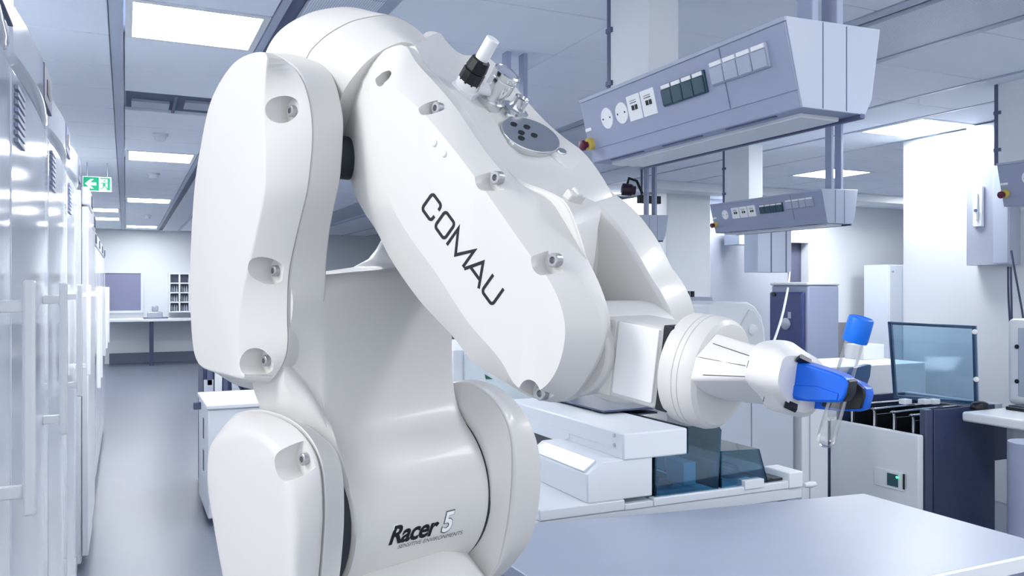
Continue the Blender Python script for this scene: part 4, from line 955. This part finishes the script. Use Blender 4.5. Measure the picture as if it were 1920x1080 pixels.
lathe('gland_collar', p1, NX, [(.007 * S, .010 * S), (.014 * S, .010 * S)], NYLON, pl_, 24)
lathe('gland_nut', p1, NX, [(.013 * S, .0102 * S), (.024 * S, .0102 * S), (.0245 * S, .0088 * S), (.0255 * S, .0088 * S), (.026 * S, .0098 * S), (.035 * S, .0085 * S), (.036 * S, .007 * S)], BLACKP, pl_, 10, smooth=20)
cyl('tube_stub', p1 + NX * .033 * S, p1 + NX * .056 * S, .0060 * S, NYLON, pl_, 20, bevel=.001)
p2 = on(920, 190, dc, NX)
pl2 = lathe('round_connector', p2, NX, [(-.004 * S, .012 * S), (.003 * S, .0125 * S), (.004 * S, .0105 * S), (.008 * S, .0098 * S), (.014 * S, .0122 * S), (.024 * S, .0122 * S), (.0245 * S, .0116 * S), (.026 * S, .0126 * S), (.031 * S, .0128 * S), (.032 * S, .0112 * S), (.0305 * S, .009 * S)], CHROME, ROB, 32)
cyl('pin_insert', p2 + NX * .0300 * S, p2 + NX * .0312 * S, .0088 * S, STEELP, pl2, 24)
p3 = on(966, 206, dc, NX)
pl3 = lathe('small_connector', p3, NX, [(-.004 * S, .0128 * S), (.0015 * S, .0128 * S), (.003 * S, .0085 * S), (.006 * S, .007 * S), (.013 * S, .0072 * S), (.0135 * S, .0062 * S), (.010 * S, .0052 * S)], CHROME, ROB, 28)
cyl('socket', p3 + NX * .0098 * S, p3 + NX * .0108 * S, .005 * S, BLACKP, pl3, 18)
q = [p1 + NX * .004 * S + (p2 - p1) * .45, p1 + NX * .004 * S + (p2 - p1) * .8]
box_ = bmesh.new(); add_prism(box_, [onA(*c, .50) for c in ((0, 0),)] or [], V((0, 0, 0))) if False else None
cyl('adapter', p1 + (p2 - p1) * .3 + NX * .010 * S, p2 + NX * .010 * S, .0055 * S, NYLON, pl2, 14)
# small clip block at the head of the recess
LS = [o for o in ROB.children if o.name.startswith('forearm_shell')][0]
FCB = bvh(named('forearm_core'))
h = hit(1072, 376, FCB)[0] or on(1072, 376, dc, NX)
def blk(c, da, dd, dn, nm, m, par, bev=.0015):
    bm = bmesh.new(); vs_ = []
    base = [c + (AX * sa * da + DX * sd * dd) * S for sa, sd in ((-1, -1), (1, -1), (1, 1), (-1, 1))]
    add_prism(bm, base, NX * dn * S); return link(nm, bm, m, par, None, bev * S)
ck = blk(h + NX * -.002 * S, .0085, .004, .010, 'clip_block', ROBOT, ROB)
blk(h + NX * .006 * S, .003, .0045, .004, 'clip_tab', ROBOT, ck)
for px, py in ((815, 268), (833, 288)):
    c = onA(px, py, FA0); lathe('set_screw', c + AX * .001, -AX, [(0, .0028 * S), (.0016 * S, .0028 * S), (.0022 * S, .002 * S)], NYLON, LS, 12)
# ---- printed lettering on the forearm
def stroke(pts, wd, closed=False):
    """flat ribbon of width wd along a polyline in letter space -> quads"""
    n = len(pts); quads = []
    P_ = [V((*p, 0)) for p in pts]; L_, R_ = [], []
    for i in range(n):
        a = P_[(i - 1) % n] if closed or i else P_[i]; b = P_[(i + 1) % n] if closed or i < n - 1 else P_[i]
        if (a - P_[i]).length < 1e-6: d = (b - P_[i]).normalized(); nn_ = V((-d.y, d.x, 0)); k = 1
        elif (b - P_[i]).length < 1e-6: d = (P_[i] - a).normalized(); nn_ = V((-d.y, d.x, 0)); k = 1
        else:
            d1, d2 = (P_[i] - a).normalized(), (b - P_[i]).normalized(); nn_ = (V((-d1.y, d1.x, 0)) + V((-d2.y, d2.x, 0))).normalized(); k = 1 / max(.35, nn_.dot(V((-d1.y, d1.x, 0))))
        L_.append(P_[i] + nn_ * wd / 2 * k); R_.append(P_[i] - nn_ * wd / 2 * k)
    for i in range(n if closed else n - 1):
        j = (i + 1) % n; quads.append((L_[i], L_[j], R_[j], R_[i]))
    return quads
def rr_arc(cx, cy, r, a0, a1, n=6): return [(cx + r * math.cos(math.radians(a0 + (a1 - a0) * i / n)), cy + r * math.sin(math.radians(a0 + (a1 - a0) * i / n))) for i in range(n + 1)]
r_ = .2; W_ = .15
LET = []
C_ = [(1, .70)] + rr_arc(1 - r_, 1 - r_, r_, 0, 90) + rr_arc(r_, 1 - r_, r_, 90, 180) + rr_arc(r_, r_, r_, 180, 270) + rr_arc(1 - r_, r_, r_, 270, 360) + [(1, .32)]
O_ = rr_arc(1 - r_, 1 - r_, r_, 0, 90) + rr_arc(r_, 1 - r_, r_, 90, 180) + rr_arc(r_, r_, r_, 180, 270) + rr_arc(1 - r_, r_, r_, 270, 360)
U_ = [(0, 1.06)] + rr_arc(r_, r_, r_, 180, 270) + rr_arc(1 - r_, r_, r_, 270, 360) + [(1, 1.06)]
M_ = [(0, -.06), (0, 1.0), (.5, .0), (1, 1.0), (1, -.06)]
A_1 = [(-.02, -.06), (.5, 1.02), (1.02, -.06)]; A_2 = [(.2, .28), (.8, .28)]
for strokes, t0, t1 in (([(C_, 0)], .0, .132), ([(O_, 1)], .176, .318), ([(M_, 0)], .358, .588), ([(A_1, 0), (A_2, 0)], .604, .806), ([(U_, 0)], .842, .992)):
    for pts, cl in strokes:
        for qd in stroke(pts, W_, bool(cl)): LET.append([(t0 + p.x * (t1 - t0), p.y) for p in qd])
def letpx(t, v): return (790.5 + 133 * t + 20.3 * v, 391 + 183 * t - 28.8 * v)
bm = bmesh.new()
# every ribbon is measured in one unit on both letter axes so that strokes keep an even width
def lett(strokes, t0, t1):
    wpx = (t1 - t0) * 226; hpx = 35.2
    for pts, cl in strokes:
        P_ = [(x * wpx, y * hpx) for x, y in pts]
        for qd in stroke(P_, 5.4, bool(cl)):
            q4 = [onA(*letpx(t0 + p.x / 226, p.y / hpx), FA0 - .0003) for p in qd]
            add_prism(bm, q4, AX * .0004 * S)
for strokes, t0, t1 in (([(C_, 0)], .0, .128), ([(O_, 1)], .182, .316), ([(M_, 0)], .362, .588), ([(A_1, 0), (A_2, 0)], .612, .806), ([(U_, 0)], .845, .990)): lett(strokes, t0, t1)
tag(link('lettering', bm, INK, LS), 'black COMAU lettering') if False else tag(link('lettering', bm, INK, LS), 'black capital lettering along the shell')
# ---- printed lettering on the drum
def raycyl(px, py, r):
    """first hit of a pixel ray with the drum's cylinder about the joint axis"""
    d = ray(px, py); o2 = V((0, 0)); df, dz = d.dot(FX), d.z; cf, cz2 = FC * S, ZC * S
    a = df * df + dz * dz; b = -2 * (df * cf + dz * cz2); c = cf * cf + cz2 * cz2 - (r * S) ** 2
    t = (-b - math.sqrt(max(0, b * b - 4 * a * c))) / (2 * a); return CAM + d * t
def text_mesh(s, px0, ux, vx, size, name, m, bold=0, sx=1, shear=0, r=RD, dr=.0004, spacing=1):
    cu = bpy.data.curves.new(name, 'FONT'); cu.body = s; cu.size = 1; cu.offset = bold; cu.shear = shear; cu.space_character = spacing; cu.resolution_u = 3
    to = bpy.data.objects.new(name, cu); COL.objects.link(to); dg = bpy.context.evaluated_depsgraph_get(); dg.update()
    me = bpy.data.meshes.new_from_object(to.evaluated_get(dg)); bpy.data.objects.remove(to)
    bm = bmesh.new(); bm.from_mesh(me); bmesh.ops.triangulate(bm, faces=bm.faces); bmesh.ops.subdivide_edges(bm, edges=[e for e in bm.edges if e.calc_length() > .25], cuts=1)
    w_ = max(v.co.x for v in bm.verts); 
    for v in bm.verts:
        u, k = v.co.x / w_, v.co.y
        v.co = raycyl(px0[0] + ux[0] * u + vx[0] * k, px0[1] + ux[1] * u + vx[1] * k, r + dr)
    return link(name, bm, m, LINK, None)
LINK = named('lower_link')
text_mesh('Racer', (727, 1022), (90, -20.5), (17.0, -50), 1, 'lettering', INK, bold=.028, spacing=.94)
text_mesh('5', (826, 998.5), (20, -5), (13, -54), 1, 'numeral', INKG, bold=.05, dr=.0003)
text_mesh('5', (826.8, 997.8), (18.5, -4.6), (12.7, -52), 1, 'numeral', WHITEP, bold=.025, dr=.0006)
text_mesh('SENSITIVE ENVIRONMENTS', (745, 1029), (121, -27), (4.5, -11), 1, 'small_lettering', INKG, dr=.0004, bold=-.006)
bm = bmesh.new(); add_prism(bm, [raycyl(x, y, RD + .0003) for x, y in ((736, 997), (739, 985), (748, 983), (742, 990))], -FX * .0003); link('letter_flash', bm, WHITEP, LINK)
# ---- rings filling the casting gaps, coloured dark to stand for the shade there
JD = mat('joint_gap_shade', '#2a3038', .6, noise=.1)
c_ = afz(.384, FC, ZC); cyl('shoulder_shade_ring', c_, c_ + AX * .0228 * S, .0785 * S, JD, ROB, 48)
c_ = afz(.5655, FC, ZC); cyl('shoulder_shade_ring', c_, c_ + AX * .005 * S, .0815 * S, JD, ROB, 48)
c_ = onA(615, 292, .4066); cyl('elbow_shade_ring', c_, c_ + AX * .022 * S, .0195 * S, JD, ROB, 40)
# ---- wrist
WO = onA(1290, 687, .482)
def wl(w, a, v): return WO + (WX * w + AX * a + VX * v) * S
def rrect(w0, w1, v0, v1, r, n=5):
    out = []
    for cx, cy, a0 in ((w1 - r, v1 - r, 0), (w0 + r, v1 - r, 90), (w0 + r, v0 + r, 180), (w1 - r, v0 + r, 270)): out += rr_arc(cx, cy, r, a0, a0 + 90, n)
    return out
wb_ = prism('wrist_block', [wl(w_, -.0275, v_) for w_, v_ in rrect(-.115, -.004, -.0285, .0265, .004)], AX * .056 * S, ROBOT, ROB, .005 * S, seg=3)
prism('cover_panel', [wl(w_, -.0292, v_) for w_, v_ in rrect(-.040, -.0065, -.0245, .0255, .0015)], AX * .003 * S, mat('panel_white_gloss', (.86, .86, .87), .22, coat=.3, noise=.01), wb_, .0006 * S)
prism('side_rib', [wl(w_, -.0285, v_) for w_, v_ in rrect(-.052, -.042, -.0275, .0262, .001)], AX * .002 * S, ROBOT, wb_, .0008 * S)
prism('bracket', [wl(w_, -.0262, v_) for w_, v_ in ((-.0055, .0285), (.002, .0285), (.0045, .022), (-.001, .012), (-.001, -.012), (.0, -.022), (.004, -.0285), (-.0055, -.0285))], AX * .03 * S, GAPM, wb_, .001 * S)
hub = cyl('wrist_hub', wl(-.075, -.036, .0), wl(-.075, .055, .0), .034 * S, ROBOT, ROB, 48, bevel=.003)
fl_d = lathe('wrist_flange', wl(0, 0, 0), WX, [(d * S, r * S) for d, r in ((0, .034), (.001, .0366), (.002, .0372), (.0118, .0377), (.012, .0372), (.0125, .0372), (.0127, .0377), (.0160, .0377), (.0162, .0372), (.0167, .0372), (.0169, .0377), (.0225, .0375), (.0262, .0362), (.0285, .0335), (.0293, .030), (.0293, .012))], ROBOT, ROB, 72, smooth=25)
# ---- gripper
def WP(w): return WO + WX * (w * S), WX
def wring(pts, w, n=64, sm=0):
    q_ = [V((x, y, 0)) for x, y in pts]; return [on(p.x, p.y, *WP(w)) for p in resample(spline(q_, 8, True) if sm else q_, n)]
def poly_loft(name, rings, m, parent, bevel=0, smooth=30):
    bm = bmesh.new(); R_ = [[bm.verts.new(p) for p in r] for r in rings]; n = len(R_[0])
    for A_, B_ in zip(R_, R_[1:]):
        for i in range(n): bm.faces.new((A_[i], A_[(i + 1) % n], B_[(i + 1) % n], B_[i]))
    bm.faces.new(R_[0][::-1]); bm.faces.new(R_[-1]); return link(name, bm, m, parent, smooth, bevel * S, 3, ang=18)
g0_ = [(1341, 625), (1303, 668), (1292, 712), (1316, 736), (1352, 750), (1396, 740), (1420, 690), (1405, 645)]
g1_ = [(1422, 650), (1404, 680), (1402, 712), (1430, 744), (1455, 762), (1490, 752), (1510, 705), (1490, 660)]
def onW(pts, w): return [on(x, y, *WP(w)) for x, y in pts]
gb = poly_loft('gripper_body', [onW(g0_, .0285), onW(g1_, .067)], mat('gripper_white', (.80, .79, .78), .35, noise=.015), ROB, .002)
GM = MATS['gripper_white']
h0_ = [(1421, 644), (1401, 678), (1398, 712), (1426, 745), (1440, 767), (1478, 766), (1515, 712), (1500, 655), (1470, 638)]
h1_ = [(1462, 655), (1446, 690), (1443, 722), (1462, 758), (1488, 780), (1525, 775), (1552, 720), (1540, 680), (1510, 662)]
h2_ = [(1474, 668), (1462, 695), (1460, 722), (1475, 750), (1496, 772), (1524, 768), (1546, 720), (1538, 690), (1512, 672)]
hd = poly_loft('gripper_head', [wring(h0_, .0675, sm=1), wring([(a_[0] * .45 + b_[0] * .55 - 2, a_[1] * .45 + b_[1] * .55) for a_, b_ in zip(h0_, h1_)], .0775, sm=1), wring(h1_, .086, sm=1), wring(h2_, .092, sm=1)], GM, ROB, .0015, 50)
# raised panel lines on the gripper sides: thin joints cut proud of the facets
GBV = bvh(gb); HBV = bvh(hd)
def seam(name, pxs, B, m, par, r=.0006):
    pts = []
    for x, y in pxs:
        p, nrm, *_ = B.ray_cast(CAM, ray(x, y).normalized())
        if p: pts.append(p)
    if len(pts) > 1: return tube(name, pts, r * S, m, par, 6)
def seg2(a, b, n=10): return [(a[0] + (b[0] - a[0]) * i / n, a[1] + (b[1] - a[1]) * i / n) for i in range(n + 1)]
for a, b in (((1337, 644), (1405, 667)), ((1306, 669), (1398, 686)), ((1318, 703), (1397, 706))): seam('joint_line', seg2(a, b), GBV, GAPM, gb, .00022)
for a, b in (((1433, 744), (1430, 757)), ((1404, 676), (1400, 690)),): seam('joint_line', seg2(a, b), HBV, GAPM, hd, .0002)
def slot(pxs, B, par):
    cx_, cy_ = sum(p[0] for p in pxs) / len(pxs), sum(p[1] for p in pxs) / len(pxs); p, n_, *_ = B.ray_cast(CAM, ray(cx_, cy_).normalized())
    if p is None: return
    n_ = n_ if n_.dot(ray(cx_, cy_)) < 0 else -n_
    prism('slot', [on(x, y, p + n_ * .0016, n_) for x, y in pxs], n_ * -.004, BLACKP, par)
slot(((1500, 665), (1503, 664), (1522, 674), (1521, 681), (1500, 671)), HBV, hd)
slot(((1469, 764), (1472, 758), (1495, 768), (1491, 774)), HBV, hd)
fo = [(1472, 681), (1478, 679), (1487, 678), (1512, 683), (1535, 690), (1560, 698), (1579, 706), (1588, 713), (1590, 719), (1586, 738), (1581, 749), (1574, 755), (1545, 755), (1512, 753), (1494, 751), (1478, 745), (1463, 737), (1459, 730), (1461, 714), (1465, 696)]
AF = .449
fg = prism('gripper_finger', [onA(x, y, AF) for x, y in fo], AX * .0125 * S, BLUE, ROB, .0014 * S, seg=3)
prism('finger_facet', [onA(x, y, AF) for x, y in ((1478, 722), (1530, 724), (1572, 738), (1570, 751), (1512, 750), (1484, 741))], AX * -.0008 * S, BLUE, fg, .0006 * S)
cyl('pivot_hole', onA(1472, 705, AF) - AX * .0004 * S, onA(1472, 705, AF) + AX * .002 * S, .0013 * S, BLACKP, fg, 14)
prism('grip_pad', [onA(x, y, AF + .001) for x, y in ((1588, 712), (1594, 717), (1590, 741), (1583, 752), (1579, 755), (1584, 741), (1588, 722))], AX * .0105 * S, BLACKP, fg, .0006 * S)
f2o = [(1480, 715), (1520, 712), (1560, 712), (1592, 712), (1612, 720), (1626, 731), (1627, 742), (1620, 768), (1616, 772), (1570, 771), (1520, 766), (1490, 757)]
f2_ = prism('gripper_finger', [onA(x, y, .4790) for x, y in f2o], AX * .010 * S, BLUE, ROB, .0014 * S, seg=3); tag(f2_, 'blue finger with black pad behind the tube')
prism('grip_pad', [onA(x, y, .4767) for x, y in ((1540, 762), (1545, 724), (1590, 717), (1606, 719), (1619, 729), (1621, 742), (1614, 767), (1575, 768))], AX * .0026 * S, BLACKP, f2_, .0006 * S)
# ---- the tube held by the gripper
TB, TT = onA(1545.5, 834, .4710), onA(1606, 628, .4710); ta = (TT - TB).normalized(); TL = (TT - TB).length; rt = .00522 * S
tt = thing('test_tube', TB, 'clear plastic test tube with bright blue screw cap held in the gripper', 'test tube')
prof = [(rt - rt * math.cos(a_ * math.pi / 16), rt * math.sin(a_ * math.pi / 16)) for a_ in range(0, 9)] + [(TL, rt)]
prof = [(d - rt * .3, r) for d, r in prof]; prof[-1] = (TL, rt)
ri = rt * .86
tb = lathe('tube', TB, ta, prof, TUBEG, tt, 32, smooth=60)
cpr = .0070 * S; c0p = TT - ta * .004 * S; CLn = .0145 * S
cp = bmesh.new(); nk = 40; u_ = ta.orthogonal().normalized(); v_ = ta.cross(u_); RR = []
for d, k in ((0, .96), (.0006 * S, 1), (CLn * .9, 1), (CLn * .97, .95), (CLn, .86), (CLn * .96, .78), (CLn * .96, .01)):
    RR.append([cp.verts.new(c0p + ta * d + (u_ * math.cos(2 * math.pi * i / nk) + v_ * math.sin(2 * math.pi * i / nk)) * cpr * k * (1 if (i % 2 or k != 1) else .985)) for i in range(nk)])
for A_, B_ in zip(RR, RR[1:]):
    for i in range(nk): cp.faces.new((A_[i], A_[(i + 1) % nk], B_[(i + 1) % nk], B_[i]))
cp.faces.new(RR[0][::-1]); cp.faces.new(RR[-1])
tag(link('cap', cp, BLUECAP, tt, 30), 'bright blue ribbed cap')
# ---- pedestal under the robot
pd = thing('robot_pedestal', (cbase.x, cbase.y, 0), 'white pedestal carrying the robot arm, below the picture', 'pedestal')
lathe('column', (cbase.x, cbase.y, 0), (0, 0, 1), [(0, .26), (.03, .26), (.035, .14), (1.0, .14), (1.0, .235), (1.0195, .235)], INSTW, pd, 40)
